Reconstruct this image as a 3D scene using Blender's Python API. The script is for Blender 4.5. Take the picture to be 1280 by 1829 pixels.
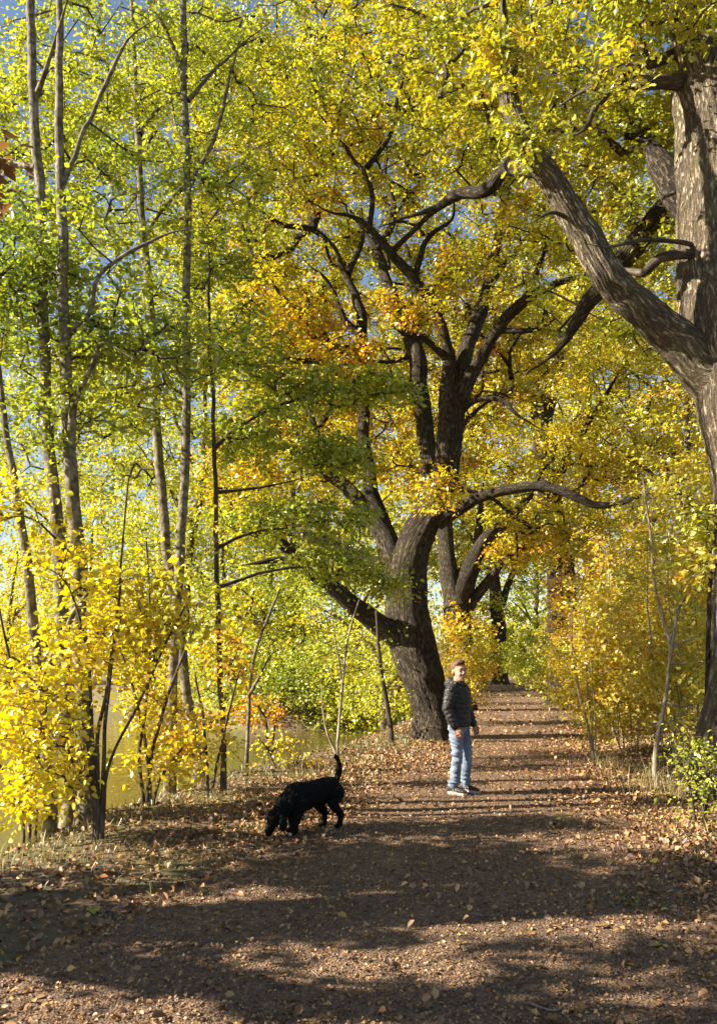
import bpy, bmesh, math, random, time
import numpy as np
from mathutils import Vector, Matrix

T0 = time.time()
for o in list(bpy.data.objects):
    bpy.data.objects.remove(o, do_unlink=True)
scene = bpy.context.scene
C = scene.collection
R = math.radians

# ------------------------------------------------------------------ camera
CAM_H, PITCH, FPX = 1.5, R(10.05), 1450.0
cam_d = bpy.data.cameras.new('camera')
cam = bpy.data.objects.new('camera', cam_d)
C.objects.link(cam)
cam.location = (0, 0, CAM_H)
cam.rotation_euler = (R(90) + PITCH, 0, 0)
cam_d.sensor_fit = 'VERTICAL'
cam_d.sensor_height = 24.0
cam_d.lens = 24.0 * FPX / 1829.0
cam_d.clip_end = 3000
scene.camera = cam

# ------------------------------------------------------------------ sky, sun, exposure
SUN_EL = R(30)
SUN_DIR = np.array([-1.0, -0.14])            # horizontal direction TOWARDS the sun: from the left, slightly behind the camera
SUN_DIR = SUN_DIR / np.linalg.norm(SUN_DIR)
world = bpy.data.worlds.new('World')
scene.world = world
world.use_nodes = True
wn = world.node_tree
bg = wn.nodes['Background']
sky = wn.nodes.new('ShaderNodeTexSky')
sky.sky_type = 'NISHITA'
sky.sun_disc = False
sky.sun_elevation = SUN_EL
sky.sun_rotation = math.atan2(SUN_DIR[0], SUN_DIR[1])
sky.air_density = 1.0
sky.dust_density = 0.6
wn.links.new(sky.outputs[0], bg.inputs['Color'])
bg.inputs['Strength'].default_value = 0.052
sun_d = bpy.data.lights.new('sun', 'SUN')
sun = bpy.data.objects.new('sun', sun_d)
C.objects.link(sun)
sun_d.energy = 5.0
sun_d.angle = R(0.53)
sun_d.color = (1.0, 0.905, 0.75)
to_sun = Vector((SUN_DIR[0] * math.cos(SUN_EL), SUN_DIR[1] * math.cos(SUN_EL), math.sin(SUN_EL)))
sun.rotation_euler = to_sun.to_track_quat('Z', 'Y').to_euler()
sun.location = (-30, -3, 25)
vs = scene.view_settings
vs.view_transform = 'Standard'
vs.look = 'None'
vs.gamma = 1.0
vs.use_curve_mapping = False
vs.exposure = 1.85
scene.cycles.use_denoising = True
scene.cycles.max_bounces = 8
scene.cycles.diffuse_bounces = 4
scene.cycles.glossy_bounces = 3
scene.cycles.transmission_bounces = 5
scene.cycles.sample_clamp_indirect = 6.0

rng = np.random.default_rng(11)
random.seed(11)

# ------------------------------------------------------------------ small helpers
def P(px, py, d):
    """The place in the wood that lies d metres ahead on the line of sight through a spot of the photograph."""
    r, u = (px - 640.0) / FPX, (914.5 - py) / FPX
    f = math.cos(PITCH) - u * math.sin(PITCH)
    z = math.sin(PITCH) + u * math.cos(PITCH)
    return np.array([r / f * d, d, CAM_H + z / f * d])

def rad_at(px, py, d, w):
    r, u = (px - 640.0) / FPX, (914.5 - py) / FPX
    f = math.cos(PITCH) - u * math.sin(PITCH)
    return w * 0.5 / FPX * d / f

def pix(p):
    """Photograph spot and depth along the view axis of world points (N,3)."""
    q = np.asarray(p) - np.array([0, 0, CAM_H])
    fw = q[:, 1] * math.cos(PITCH) + q[:, 2] * math.sin(PITCH)
    up = -q[:, 1] * math.sin(PITCH) + q[:, 2] * math.cos(PITCH)
    fw = np.maximum(fw, 1e-3)
    return 640 + FPX * q[:, 0] / fw, 914.5 - FPX * up / fw, fw

def _hash(i, j, k, s):
    n = (i * 374761393 + j * 668265263 + k * 1274126177 + s * 974711) & 0x7fffffff
    n = ((n ^ (n >> 13)) * 1274126177) & 0x7fffffff
    n = (n ^ (n >> 16)) & 0xffff
    return n / 32767.5 - 1.0

def vnoise(p, s=0):
    p = np.asarray(p, float)
    i = np.floor(p).astype(np.int64)
    f = p - i
    f = f * f * (3 - 2 * f)
    out = 0
    for a in (0, 1):
        for b in (0, 1):
            for c in (0, 1):
                w = (f[..., 0] if a else 1 - f[..., 0]) * (f[..., 1] if b else 1 - f[..., 1]) * (f[..., 2] if c else 1 - f[..., 2])
                out = out + w * _hash(i[..., 0] + a, i[..., 1] + b, i[..., 2] + c, s)
    return out

def fbm(p, s=0, o=4):
    p = np.asarray(p, float)
    a, out = 1.0, 0
    for k in range(o):
        out = out + a * vnoise(p * 2 ** k, s + k)
        a *= 0.5
    return out

def sstep(a, b, x):
    t = np.clip((x - a) / (b - a), 0, 1)
    return t * t * (3 - 2 * t)

def norm(v):
    return v / np.maximum(np.linalg.norm(v, axis=-1, keepdims=True), 1e-9)

def mesh_from(name, verts, loops, starts, totals, mat, col=None, smooth=False, grain=None):
    me = bpy.data.meshes.new(name)
    verts = np.ascontiguousarray(verts, np.float32)
    me.vertices.add(len(verts))
    me.vertices.foreach_set('co', verts.ravel())
    me.loops.add(len(loops))
    me.loops.foreach_set('vertex_index', np.ascontiguousarray(loops, np.int32))
    me.polygons.add(len(starts))
    me.polygons.foreach_set('loop_start', np.ascontiguousarray(starts, np.int32))
    try:
        me.polygons.foreach_set('loop_total', np.ascontiguousarray(totals, np.int32))
    except Exception:
        pass
    me.update(calc_edges=True)
    if smooth:
        me.polygons.foreach_set('use_smooth', np.ones(len(starts), bool))
    if col is not None:
        a = me.color_attributes.new('leafcol', 'FLOAT_COLOR', 'POINT')
        c4 = np.ones((len(verts), 4), np.float32)
        c4[:, :3] = col
        a.data.foreach_set('color', c4.ravel())
    if grain is not None:
        a = me.attributes.new('grain', 'FLOAT_VECTOR', 'POINT')
        a.data.foreach_set('vector', np.ascontiguousarray(grain, np.float32).ravel())
    if mat is not None:
        me.materials.append(mat)
    return me

def quads_mesh(name, verts, quads, mat, col=None, smooth=False, grain=None):
    q = np.asarray(quads)
    return mesh_from(name, verts, q.ravel(), np.arange(len(q)) * q.shape[1], np.full(len(q), q.shape[1]), mat, col, smooth, grain)

def link(name, me, parent=None, loc=None):
    o = bpy.data.objects.new(name, me)
    C.objects.link(o)
    if parent is not None:
        o.parent = parent
    if loc is not None:
        o.location = loc
    return o

def tag(o, label=None, cat=None, group=None, kind=None):
    if label: o['label'] = label
    if cat: o['category'] = cat
    if group: o['group'] = group
    if kind: o['kind'] = kind
    return o

def thing(name, loc, label, cat, group=None):
    e = bpy.data.objects.new(name, None)
    e.empty_display_size = 0.2
    C.objects.link(e)
    e.location = loc
    return tag(e, label, cat, group)

# ------------------------------------------------------------------ materials
def new_mat(name):
    m = bpy.data.materials.new(name)
    m.use_nodes = True
    nt = m.node_tree
    nt.nodes.clear()
    out = nt.nodes.new('ShaderNodeOutputMaterial')
    return m, nt, out

def N(nt, t, **kw):
    n = nt.nodes.new(t)
    for k, v in kw.items():
        if k in n.inputs.keys() if hasattr(n.inputs, 'keys') else False:
            n.inputs[k].default_value = v
        else:
            setattr(n, k, v)
    return n

def ramp(nt, src, stops):
    n = nt.nodes.new('ShaderNodeValToRGB')
    e = n.color_ramp.elements
    while len(e) < len(stops):
        e.new(0.5)
    for el, (p, c) in zip(e, stops):
        el.position = p
        el.color = (c[0], c[1], c[2], 1)
    nt.links.new(src, n.inputs[0])
    return n.outputs[0]

def leaf_material(name, trans=0.48, gloss=0.06, rough=0.38):
    m, nt, out = new_mat(name)
    at = N(nt, 'ShaderNodeAttribute', attribute_name='leafcol')
    d = N(nt, 'ShaderNodeBsdfDiffuse')
    t = N(nt, 'ShaderNodeBsdfTranslucent')
    g = N(nt, 'ShaderNodeBsdfGlossy')
    g.inputs['Roughness'].default_value = rough
    hs = N(nt, 'ShaderNodeHueSaturation')
    hs.inputs['Saturation'].default_value = 1.12
    hs.inputs['Value'].default_value = 1.15
    m1 = N(nt, 'ShaderNodeMixShader'); m1.inputs[0].default_value = trans
    m2 = N(nt, 'ShaderNodeMixShader'); m2.inputs[0].default_value = gloss
    L = nt.links.new
    L(at.outputs['Color'], d.inputs['Color'])
    L(at.outputs['Color'], hs.inputs['Color'])
    L(hs.outputs[0], t.inputs['Color'])
    L(d.outputs[0], m1.inputs[1]); L(t.outputs[0], m1.inputs[2])
    L(m1.outputs[0], m2.inputs[1]); L(g.outputs[0], m2.inputs[2])
    L(m2.outputs[0], out.inputs[0])
    return m

M_LEAF = leaf_material('leaf')
M_LITTER = leaf_material('dry_leaf', 0.12, 0.04, 0.5)
M_GRASS = leaf_material('grass_blade', 0.3, 0.05, 0.4)

def bark_material(name, c0, c1, c2, scale=20.0, stretch=0.12, bump=0.6, dist=0.04, moss=None, moss_amt=0.0, rough=0.9):
    m, nt, out = new_mat(name)
    L = nt.links.new
    b = N(nt, 'ShaderNodeBsdfPrincipled')
    b.inputs['Roughness'].default_value = rough
    b.inputs['Specular IOR Level'].default_value = 0.25
    gr = N(nt, 'ShaderNodeAttribute', attribute_name='grain')
    tc = N(nt, 'ShaderNodeTexCoord')
    mp = N(nt, 'ShaderNodeMapping')
    mp.inputs['Scale'].default_value = (1, 1, stretch)
    L(gr.outputs['Vector'], mp.inputs['Vector'])
    n1 = N(nt, 'ShaderNodeTexNoise'); n1.inputs['Scale'].default_value = scale; n1.inputs['Detail'].default_value = 5; n1.inputs['Roughness'].default_value = 0.68; n1.inputs['Distortion'].default_value = 0.12
    n2 = N(nt, 'ShaderNodeTexNoise'); n2.inputs['Scale'].default_value = 1.7; n2.inputs['Detail'].default_value = 6; n2.inputs['Roughness'].default_value = 0.7
    n3 = N(nt, 'ShaderNodeTexNoise'); n3.inputs['Scale'].default_value = 40; n3.inputs['Detail'].default_value = 4
    L(mp.outputs[0], n1.inputs['Vector']); L(tc.outputs['Object'], n2.inputs['Vector']); L(gr.outputs['Vector'], n3.inputs['Vector'])
    col = ramp(nt, n1.outputs[0], [(0.40, c0), (0.5, c1), (0.60, c2)])  # bark tone plus painted furrow shade: darkest where the bump is low
    v = ramp(nt, n2.outputs[0], [(0.3, (0.65, 0.65, 0.65)), (0.7, (1.25, 1.22, 1.18))])
    mu = N(nt, 'ShaderNodeMix', data_type='RGBA', blend_type='MULTIPLY'); mu.inputs[0].default_value = 1.0
    L(col, mu.inputs[6]); L(v, mu.inputs[7]); col = mu.outputs[2]
    if moss:
        mx = N(nt, 'ShaderNodeMix', data_type='RGBA')
        mr = N(nt, 'ShaderNodeMapRange')
        mr.inputs[1].default_value = 0.56 - moss_amt; mr.inputs[2].default_value = 0.72 - moss_amt; mr.inputs[4].default_value = 0.8
        L(n2.outputs[0], mr.inputs[0])
        L(mr.outputs[0], mx.inputs[0])
        L(col, mx.inputs[6]); mx.inputs[7].default_value = (*moss, 1)
        col = mx.outputs[2]
    L(col, b.inputs['Base Color'])
    ab = N(nt, 'ShaderNodeMapRange'); ab.inputs[1].default_value = 0.40; ab.inputs[2].default_value = 0.58
    L(n1.outputs[0], ab.inputs[0])
    ad = N(nt, 'ShaderNodeMath', operation='MULTIPLY_ADD'); ad.inputs[1].default_value = 0.35
    L(n3.outputs[0], ad.inputs[0]); L(ab.outputs[0], ad.inputs[2])
    bm_ = N(nt, 'ShaderNodeBump'); bm_.inputs['Strength'].default_value = bump; bm_.inputs['Distance'].default_value = dist
    L(ad.outputs[0], bm_.inputs['Height'])
    L(bm_.outputs[0], b.inputs['Normal'])
    L(b.outputs[0], out.inputs[0])
    return m

M_OAK = bark_material('oak_bark', (0.027, 0.02, 0.014), (0.062, 0.046, 0.031), (0.11, 0.086, 0.058), 34, 0.28, 1.0, 0.04, (0.085, 0.09, 0.025), 0.0)  # bark darkened so its colour carries the shade over the leaning oak
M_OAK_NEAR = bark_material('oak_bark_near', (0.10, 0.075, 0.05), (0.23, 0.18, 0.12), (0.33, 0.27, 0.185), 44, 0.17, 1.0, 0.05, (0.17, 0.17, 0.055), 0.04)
M_ALDER = bark_material('smooth_bark', (0.07, 0.055, 0.035), (0.15, 0.125, 0.085), (0.25, 0.215, 0.155), 14, 0.9, 0.5, 0.01, (0.10, 0.105, 0.035), 0.02, 0.8)
M_STEM = bark_material('stem_bark', (0.035, 0.027, 0.02), (0.07, 0.053, 0.038), (0.12, 0.095, 0.07), 30, 0.2, 0.5, 0.006)
M_PALE = bark_material('pale_bark', (0.16, 0.125, 0.08), (0.27, 0.22, 0.15), (0.38, 0.32, 0.23), 30, 0.3, 0.5, 0.005)
M_DEAD = bark_material('dead_wood', (0.10, 0.08, 0.06), (0.22, 0.18, 0.135), (0.36, 0.31, 0.24), 40, 0.1, 0.6, 0.005)

# ------------------------------------------------------------------ the lie of the land
PC_Y = np.array([-20, 0, 3.7, 9.4, 14.4, 21, 28.8, 38, 47, 60, 90, 300.0])
PC_X = np.array([-4.2, -0.55, 0.22, 1.40, 2.62, 4.15, 5.62, 7.15, 8.35, 9.6, 11.5, 20.0])
def path_c(y): return np.interp(y, PC_Y, PC_X)
def path_w(y): return np.interp(y, [0, 4, 6, 9, 14, 30, 60], [2.3, 2.1, 1.75, 1.38, 1.25, 1.45, 1.5])
BE_Y = np.array([-20, 0, 6, 10, 15.5, 21, 29, 60, 300.0])
BE_X = np.array([-9, -4.6, -2.75, -1.75, 0.35, 1.75, 3.4, 7.2, 17.0])
def bank_edge(y): return np.interp(y, BE_Y, BE_X)
WATER_Z = -0.95

def ground_z(x, y):
    x = np.asarray(x, float); y = np.asarray(y, float)
    s = x - bank_edge(y)
    z = -1.75 * sstep(0.0, 3.1, -s)
    far = y - (29.5 + np.maximum(0, -4 - x) * 1.25 + 1.0 * np.sin(x * 0.6))
    far2 = -(x + 40)
    land = np.maximum(sstep(-2.2, 0.8, far), sstep(-2.5, 1.0, far2))
    z = np.maximum(z, -1.75 + 1.75 * land)
    u = np.abs(x - path_c(y)) - path_w(y)
    p3 = np.stack([x, y, 0 * x], -1)
    bumps = 0.05 * fbm(p3 * 0.55, 3, 3) + 0.018 * fbm(p3 * 2.7, 9, 2)
    z = z + bumps * sstep(-0.2, 1.0, u) * 1.0
    z = z + 0.10 * sstep(0.1, 2.5, x - path_c(y) - path_w(y))          # the verge by the shrubs is a little higher
    z = z - 0.045 * sstep(0.15, -0.35, u)
    return z

def path_z(x, y):
    x = np.asarray(x, float); y = np.asarray(y, float)
    u = np.abs(x - path_c(y)) - path_w(y)
    p3 = np.stack([x, y, 0 * x], -1)
    return 0.018 - 0.06 * sstep(-0.25, 0.32, u) + 0.012 * fbm(p3 * 1.6, 21, 3) + 0.02 * fbm(p3 * np.array([1.1, 0.5, 1]), 33, 2) * sstep(-.5, 0.2, u)

def surf_z(x, y):
    return np.maximum(ground_z(x, y), np.where(np.abs(np.asarray(x) - path_c(y)) < path_w(y) + 0.3, path_z(x, y), -9))

def gz1(x, y):
    return float(surf_z(np.array([x]), np.array([y]))[0])

def grid_mesh(name, X, Y, Z, mat):
    ny, nx = X.shape
    v = np.stack([X, Y, Z], -1).reshape(-1, 3)
    i = np.arange(ny - 1)[:, None] * nx + np.arange(nx - 1)[None]
    q = np.stack([i, i + 1, i + nx + 1, i + nx], -1).reshape(-1, 4)
    return quads_mesh(name, v, q, mat, smooth=True)

def spaced(a, b, s0, g, smax):
    out = [a]; s = s0
    while out[-1] < b:
        out.append(out[-1] + s); s = min(s * g, smax)
    return np.array(out)

def ground_material():
    m, nt, out = new_mat('verge_soil')
    L = nt.links.new
    b = N(nt, 'ShaderNodeBsdfPrincipled'); b.inputs['Roughness'].default_value = 0.95
    tc = N(nt, 'ShaderNodeTexCoord')
    n1 = N(nt, 'ShaderNodeTexNoise'); n1.inputs['Scale'].default_value = 14; n1.inputs['Detail'].default_value = 9; n1.inputs['Roughness'].default_value = 0.7
    n2 = N(nt, 'ShaderNodeTexNoise'); n2.inputs['Scale'].default_value = 0.9; n2.inputs['Detail'].default_value = 5
    n3 = N(nt, 'ShaderNodeTexNoise'); n3.inputs['Scale'].default_value = 60; n3.inputs['Detail'].default_value = 6
    for n in (n1, n2, n3): L(tc.outputs['Object'], n.inputs['Vector'])
    c1 = ramp(nt, n1.outputs[0], [(0.3, (0.05, 0.034, 0.02)), (0.5, (0.13, 0.085, 0.045)), (0.7, (0.25, 0.17, 0.085))])
    c2 = ramp(nt, n3.outputs[0], [(0.35, (0.05, 0.05, 0.018)), (0.65, (0.16, 0.15, 0.05))])
    mx = N(nt, 'ShaderNodeMix', data_type='RGBA')
    mr = N(nt, 'ShaderNodeMapRange'); mr.inputs[1].default_value = 0.45; mr.inputs[2].default_value = 0.62
    L(n2.outputs[0], mr.inputs[0]); L(mr.outputs[0], mx.inputs[0]); L(c1, mx.inputs[6]); L(c2, mx.inputs[7])
    L(mx.outputs[2], b.inputs['Base Color'])
    bu = N(nt, 'ShaderNodeBump'); bu.inputs['Strength'].default_value = 0.9; bu.inputs['Distance'].default_value = 0.04
    L(n1.outputs[0], bu.inputs['Height']); L(bu.outputs[0], b.inputs['Normal'])
    L(b.outputs[0], out.inputs[0])
    return m

def path_material():
    m, nt, out = new_mat('trodden_path')
    L = nt.links.new
    b = N(nt, 'ShaderNodeBsdfPrincipled'); b.inputs['Roughness'].default_value = 0.92
    tc = N(nt, 'ShaderNodeTexCoord')
    n1 = N(nt, 'ShaderNodeTexNoise'); n1.inputs['Scale'].default_value = 38; n1.inputs['Detail'].default_value = 8; n1.inputs['Roughness'].default_value = 0.75
    n2 = N(nt, 'ShaderNodeTexNoise'); n2.inputs['Scale'].default_value = 1.6; n2.inputs['Detail'].default_value = 5
    vo = N(nt, 'ShaderNodeTexVoronoi'); vo.inputs['Scale'].default_value = 75
    for n in (n1, n2, vo): L(tc.outputs['Object'], n.inputs['Vector'])
    c1 = ramp(nt, n1.outputs[0], [(0.28, (0.07, 0.042, 0.025)), (0.46, (0.175, 0.108, 0.062)), (0.6, (0.30, 0.195, 0.115)), (0.75, (0.48, 0.335, 0.21))])
    c2 = ramp(nt, n2.outputs[0], [(0.3, (0.75, 0.72, 0.7)), (0.7, (1.15, 1.1, 1.05))])
    mu = N(nt, 'ShaderNodeMix', data_type='RGBA', blend_type='MULTIPLY'); mu.inputs[0].default_value = 1.0
    L(c1, mu.inputs[6]); L(c2, mu.inputs[7])
    sp = ramp(nt, vo.outputs['Color'], [(0.0, (0.8, 0.8, 0.8)), (0.85, (1.0, 1.0, 1.0)), (1.0, (1.7, 1.6, 1.45))])
    mu2 = N(nt, 'ShaderNodeMix', data_type='RGBA', blend_type='MULTIPLY'); mu2.inputs[0].default_value = 1.0
    L(mu.outputs[2], mu2.inputs[6]); L(sp, mu2.inputs[7])
    L(mu2.outputs[2], b.inputs['Base Color'])
    ad = N(nt, 'ShaderNodeMath', operation='ADD'); L(n1.outputs[0], ad.inputs[0]); L(vo.outputs['Distance'], ad.inputs[1])
    bu = N(nt, 'ShaderNodeBump'); bu.inputs['Strength'].default_value = 1.0; bu.inputs['Distance'].default_value = 0.022
    L(ad.outputs[0], bu.inputs['Height']); L(bu.outputs[0], b.inputs['Normal'])
    L(b.outputs[0], out.inputs[0])
    return m

def water_material():
    m, nt, out = new_mat('river_water')
    L = nt.links.new
    b = N(nt, 'ShaderNodeBsdfPrincipled')
    b.inputs['Base Color'].default_value = (0.085, 0.062, 0.02, 1)
    b.inputs['Roughness'].default_value = 0.06
    b.inputs['IOR'].default_value = 1.33
    tc = N(nt, 'ShaderNodeTexCoord')
    n1 = N(nt, 'ShaderNodeTexNoise'); n1.inputs['Scale'].default_value = 2.6; n1.inputs['Detail'].default_value = 4
    L(tc.outputs['Object'], n1.inputs['Vector'])
    bu = N(nt, 'ShaderNodeBump'); bu.inputs['Strength'].default_value = 0.16; bu.inputs['Distance'].default_value = 0.12
    L(n1.outputs[0], bu.inputs['Height']); L(bu.outputs[0], b.inputs['Normal'])
    L(b.outputs[0], out.inputs[0])
    return m

xs = np.concatenate([-spaced(0, 700, 0.16, 1.055, 40)[::-1][:-1], spaced(0, 700, 0.16, 1.055, 40)])
ys = np.concatenate([-spaced(0, 200, 0.6, 1.2, 30)[::-1][:-1], spaced(0, 1200, 0.16, 1.03, 40)])
GX, GY = np.meshgrid(xs, ys)
tag(link('ground', grid_mesh('ground', GX, GY, ground_z(GX, GY), ground_material())), kind='structure')
yy = spaced(-8, 95, 0.1, 1.012, 0.5)
uu = np.linspace(-2.7, 2.7, 48)
PX = path_c(yy)[:, None] + uu[None, :]
PY = np.repeat(yy[:, None], len(uu), 1)
tag(link('path', grid_mesh('path', PX, PY, path_z(PX, PY), path_material())), kind='structure')
wx, wy = np.meshgrid(np.linspace(-200, 30, 24), np.linspace(-60, 160, 24))
tag(link('river_water', grid_mesh('river_water', wx, wy, 0 * wx + WATER_Z, water_material())), kind='structure')

# ------------------------------------------------------------------ leaves
def sym(half):
    pts = [(0, 0)] + half + [(0, 1)]
    return pts
def leaf_template(half, fold=0.12, droop=0.12):
    """half: right-hand outline points from base to tip. Two faces meeting at a raised-edge midrib."""
    n = len(half)
    v = [(0, 0, 0), (0, 1, -droop)]
    for (x, y) in half: v.append((x, y, fold * x / 0.35 - droop * y * y))
    for (x, y) in half: v.append((-x, y, fold * x / 0.35 - droop * y * y))
    r = [0] + list(range(2, 2 + n)) + [1]
    l = [0, 1] + list(range(2 + 2 * n - 1, 2 + n - 1, -1))
    return np.array(v, float), [r, l]
T_OVATE = leaf_template([(0.30, 0.28), (0.30, 0.62)], 0.10, 0.10)
T_ROUND = leaf_template([(0.36, 0.22), (0.43, 0.55), (0.22, 0.86)], 0.10, 0.14)
T_OAK = leaf_template([(0.10, 0.12), (0.24, 0.30), (0.13, 0.40), (0.33, 0.60), (0.17, 0.70), (0.22, 0.90)], 0.07, 0.16)
T_RHOMB = leaf_template([(0.33, 0.45)], 0.12, 0.06)
T_CURL = leaf_template([(0.28, 0.25), (0.34, 0.6), (0.15, 0.88)], 0.26, -0.22)
T_OAKCURL = leaf_template([(0.10, 0.12), (0.24, 0.30), (0.13, 0.40), (0.33, 0.60), (0.17, 0.70), (0.22, 0.90)], 0.16, -0.2)
T_CHIP = leaf_template([(0.4, 0.5)], 0.2, -0.1)

def frames(axis, nrm):
    a = norm(axis)
    n = nrm - (nrm * a).sum(-1, keepdims=True) * a
    n = norm(n)
    x = np.cross(a, n)
    return x, a, n

def leaves_mesh(name, T, pos, axis, nrm, size, col, mat):
    tv, tf = T
    x, a, n = frames(axis, nrm)
    V = pos[:, None, :] + size[:, None, None] * (tv[None, :, 0:1] * x[:, None, :] + tv[None, :, 1:2] * a[:, None, :] + tv[None, :, 2:3] * n[:, None, :])
    nl, nv = len(pos), len(tv)
    lp = np.concatenate([np.array(f) for f in tf])
    tot = np.array([len(f) for f in tf])
    loops = (np.arange(nl)[:, None] * nv + lp[None]).ravel()
    totals = np.tile(tot, nl)
    starts = np.concatenate([[0], np.cumsum(totals)[:-1]]) if nl else np.zeros(0, int)
    return mesh_from(name, V.reshape(-1, 3), loops, starts, totals, mat, np.repeat(col, nv, 0))

def pick_cols(pal, t):
    pal = np.asarray(pal, float) + np.array([0, 0, 0.012])
    t = np.clip(t, 0, 0.9999) * (len(pal) - 1)
    i = t.astype(int)
    f = (t - i)[:, None]
    return pal[i] * (1 - f) + pal[i + 1] * f

PAL = {   # leaf colours from the greenest to the most turned
    'oak_gold': [(0.22, 0.26, 0.035), (0.38, 0.40, 0.045), (0.54, 0.49, 0.045), (0.62, 0.45, 0.035), (0.58, 0.29, 0.025)],
    'oak_green': [(0.17, 0.21, 0.03), (0.31, 0.34, 0.04), (0.44, 0.43, 0.045), (0.56, 0.48, 0.045), (0.60, 0.37, 0.03)],
    'yellow': [(0.48, 0.50, 0.055), (0.62, 0.57, 0.055), (0.68, 0.58, 0.05), (0.68, 0.48, 0.04), (0.58, 0.31, 0.035)],
    'green': [(0.16, 0.22, 0.035), (0.23, 0.30, 0.04), (0.32, 0.38, 0.045), (0.44, 0.46, 0.05), (0.56, 0.50, 0.045)],
    'lime': [(0.28, 0.33, 0.045), (0.40, 0.44, 0.05), (0.52, 0.52, 0.055), (0.60, 0.54, 0.05), (0.64, 0.46, 0.04)],
    'right': [(0.40, 0.42, 0.05), (0.54, 0.50, 0.055), (0.64, 0.51, 0.05), (0.64, 0.42, 0.045), (0.54, 0.28, 0.035)],
    'red': [(0.5, 0.3, 0.05), (0.5, 0.2, 0.05), (0.48, 0.13, 0.04), (0.42, 0.08, 0.03)],
    'brown': [(0.25, 0.15, 0.05), (0.20, 0.1, 0.03), (0.12, 0.06, 0.025)],
}

# palette of shared single-leaf meshes for leaves that stand as parts of their own
_leaf_bank = {}
def leaf_bank(tname, T, palname, k, mat):
    key = (tname, palname, k)
    if key not in _leaf_bank:
        col = pick_cols(PAL[palname], np.array([(k + 0.5) / 10])) * (0.9 + 0.2 * ((k * 7) % 5) / 4)
        _leaf_bank[key] = leaves_mesh('leaf', T, np.zeros((1, 3)), np.array([[0, 1, 0.]]), np.array([[0, 0, 1.]]), np.ones(1), col, mat)
    return _leaf_bank[key]

def rot_of(x, a, n):
    return Matrix(((x[0], a[0], n[0]), (x[1], a[1], n[1]), (x[2], a[2], n[2]))).to_euler()

# ------------------------------------------------------------------ wood
def catmull(pts, step):
    pts = np.asarray(pts, float)
    if len(pts) < 3:
        n = max(2, int(np.linalg.norm(pts[-1, :3] - pts[0, :3]) / step) + 1)
        t = np.linspace(0, 1, n)[:, None]
        return pts[0] * (1 - t) + pts[-1] * t
    ext = np.vstack([2 * pts[0] - pts[1], pts, 2 * pts[-1] - pts[-2]])
    out = []
    for i in range(1, len(ext) - 2):
        p0, p1, p2, p3 = ext[i - 1:i + 3]
        n = max(1, int(np.linalg.norm(p2[:3] - p1[:3]) / step))
        t = (np.arange(n) / n)[:, None]
        out.append(0.5 * ((2 * p1) + (-p0 + p2) * t + (2 * p0 - 5 * p1 + 4 * p2 - p3) * t ** 2 + (-p0 + 3 * p1 - 3 * p2 + p3) * t ** 3))
    out.append(pts[-1:])
    return np.vstack(out)

def tube(pts, rad, k, want_grain=False):
    pts = np.asarray(pts, float); n = len(pts)
    t = np.gradient(pts, axis=0) if n > 2 else np.repeat((pts[-1] - pts[0])[None], n, 0)
    t = norm(t)
    ref = np.array([0.31, 0.2, 0.93]) if abs(t[:, 2].mean()) < 0.75 else np.array([0.95, 0.31, 0.0])
    u = norm(np.cross(t, ref)); w = np.cross(t, u)
    a = np.arange(k) / k * 2 * math.pi
    v = pts[:, None] + rad[:, None, None] * (np.cos(a)[None, :, None] * u[:, None] + np.sin(a)[None, :, None] * w[:, None])
    i = np.arange(n - 1)[:, None] * k; j = np.arange(k)[None]
    q = np.stack([i + j, i + (j + 1) % k, i + k + (j + 1) % k, i + k + j], -1).reshape(-1, 4)
    if want_grain:
        L = np.concatenate([[0], np.cumsum(np.linalg.norm(np.diff(pts, axis=0), axis=1))]) + pts[0, 0] * 3.1
        rr = float(np.mean(rad)) * 0.6 + rad[:, None] * 0.4
        g = np.stack([np.cos(a)[None] * rr, np.sin(a)[None] * rr, np.repeat(L[:, None], k, 1)], -1)
        return v, q, g.reshape(-1, 3)
    return v, q

class Acc:
    def __init__(s): s.v = []; s.q = []; s.n = 0; s.g = []
    def add(s, v, q, g=None):
        v = np.asarray(v).reshape(-1, 3)
        s.g.append(v * np.array([1, 1, .2]) if g is None else g)
        s.v.append(v); s.q.append(np.asarray(q) + s.n); s.n += len(v)
    def mesh(s, name, mat, off, smooth=True):
        return quads_mesh(name, np.vstack(s.v) - off, np.vstack(s.q), mat, smooth=smooth, grain=np.vstack(s.g))

def bark_relief(v, pts, amp, lanes):
    """Ridged, wavering vertical furrows pressed into a dense tube (n rings, k sides, 3)."""
    n, k, _ = v.shape
    L = np.concatenate([[0], np.cumsum(np.linalg.norm(np.diff(pts, axis=0), axis=1))])
    a = np.arange(k) / k * 2 * math.pi
    A, S = np.meshgrid(a, L)
    q = np.stack([np.cos(A) * 1.2, np.sin(A) * 1.2, S * 1.1], -1)
    warp = 0.55 * fbm(q * 1.3, 5, 2) + 0.07 * fbm(q * 4.0, 7, 2)
    ph = A * lanes / 2 + warp * 1.3
    ridge = 1 - np.abs(np.sin(ph)) ** 0.7
    q2 = np.stack([np.cos(A) * 5, np.sin(A) * 5, S * 5.0], -1)
    brk = np.clip(fbm(q2, 15, 3) * 0.8 + 0.5, 0, 1)
    lump = fbm(np.stack([np.cos(A), np.sin(A), S * 0.7], -1) * 1.3, 25, 3)
    disp = -amp * ridge * (0.45 + 0.75 * brk) + amp * 0.5 * fbm(q2 * 2.2, 17, 2) + amp * 1.3 * lump
    c = pts[:, None, :]
    return v + norm(v - c) * disp[..., None]

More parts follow.
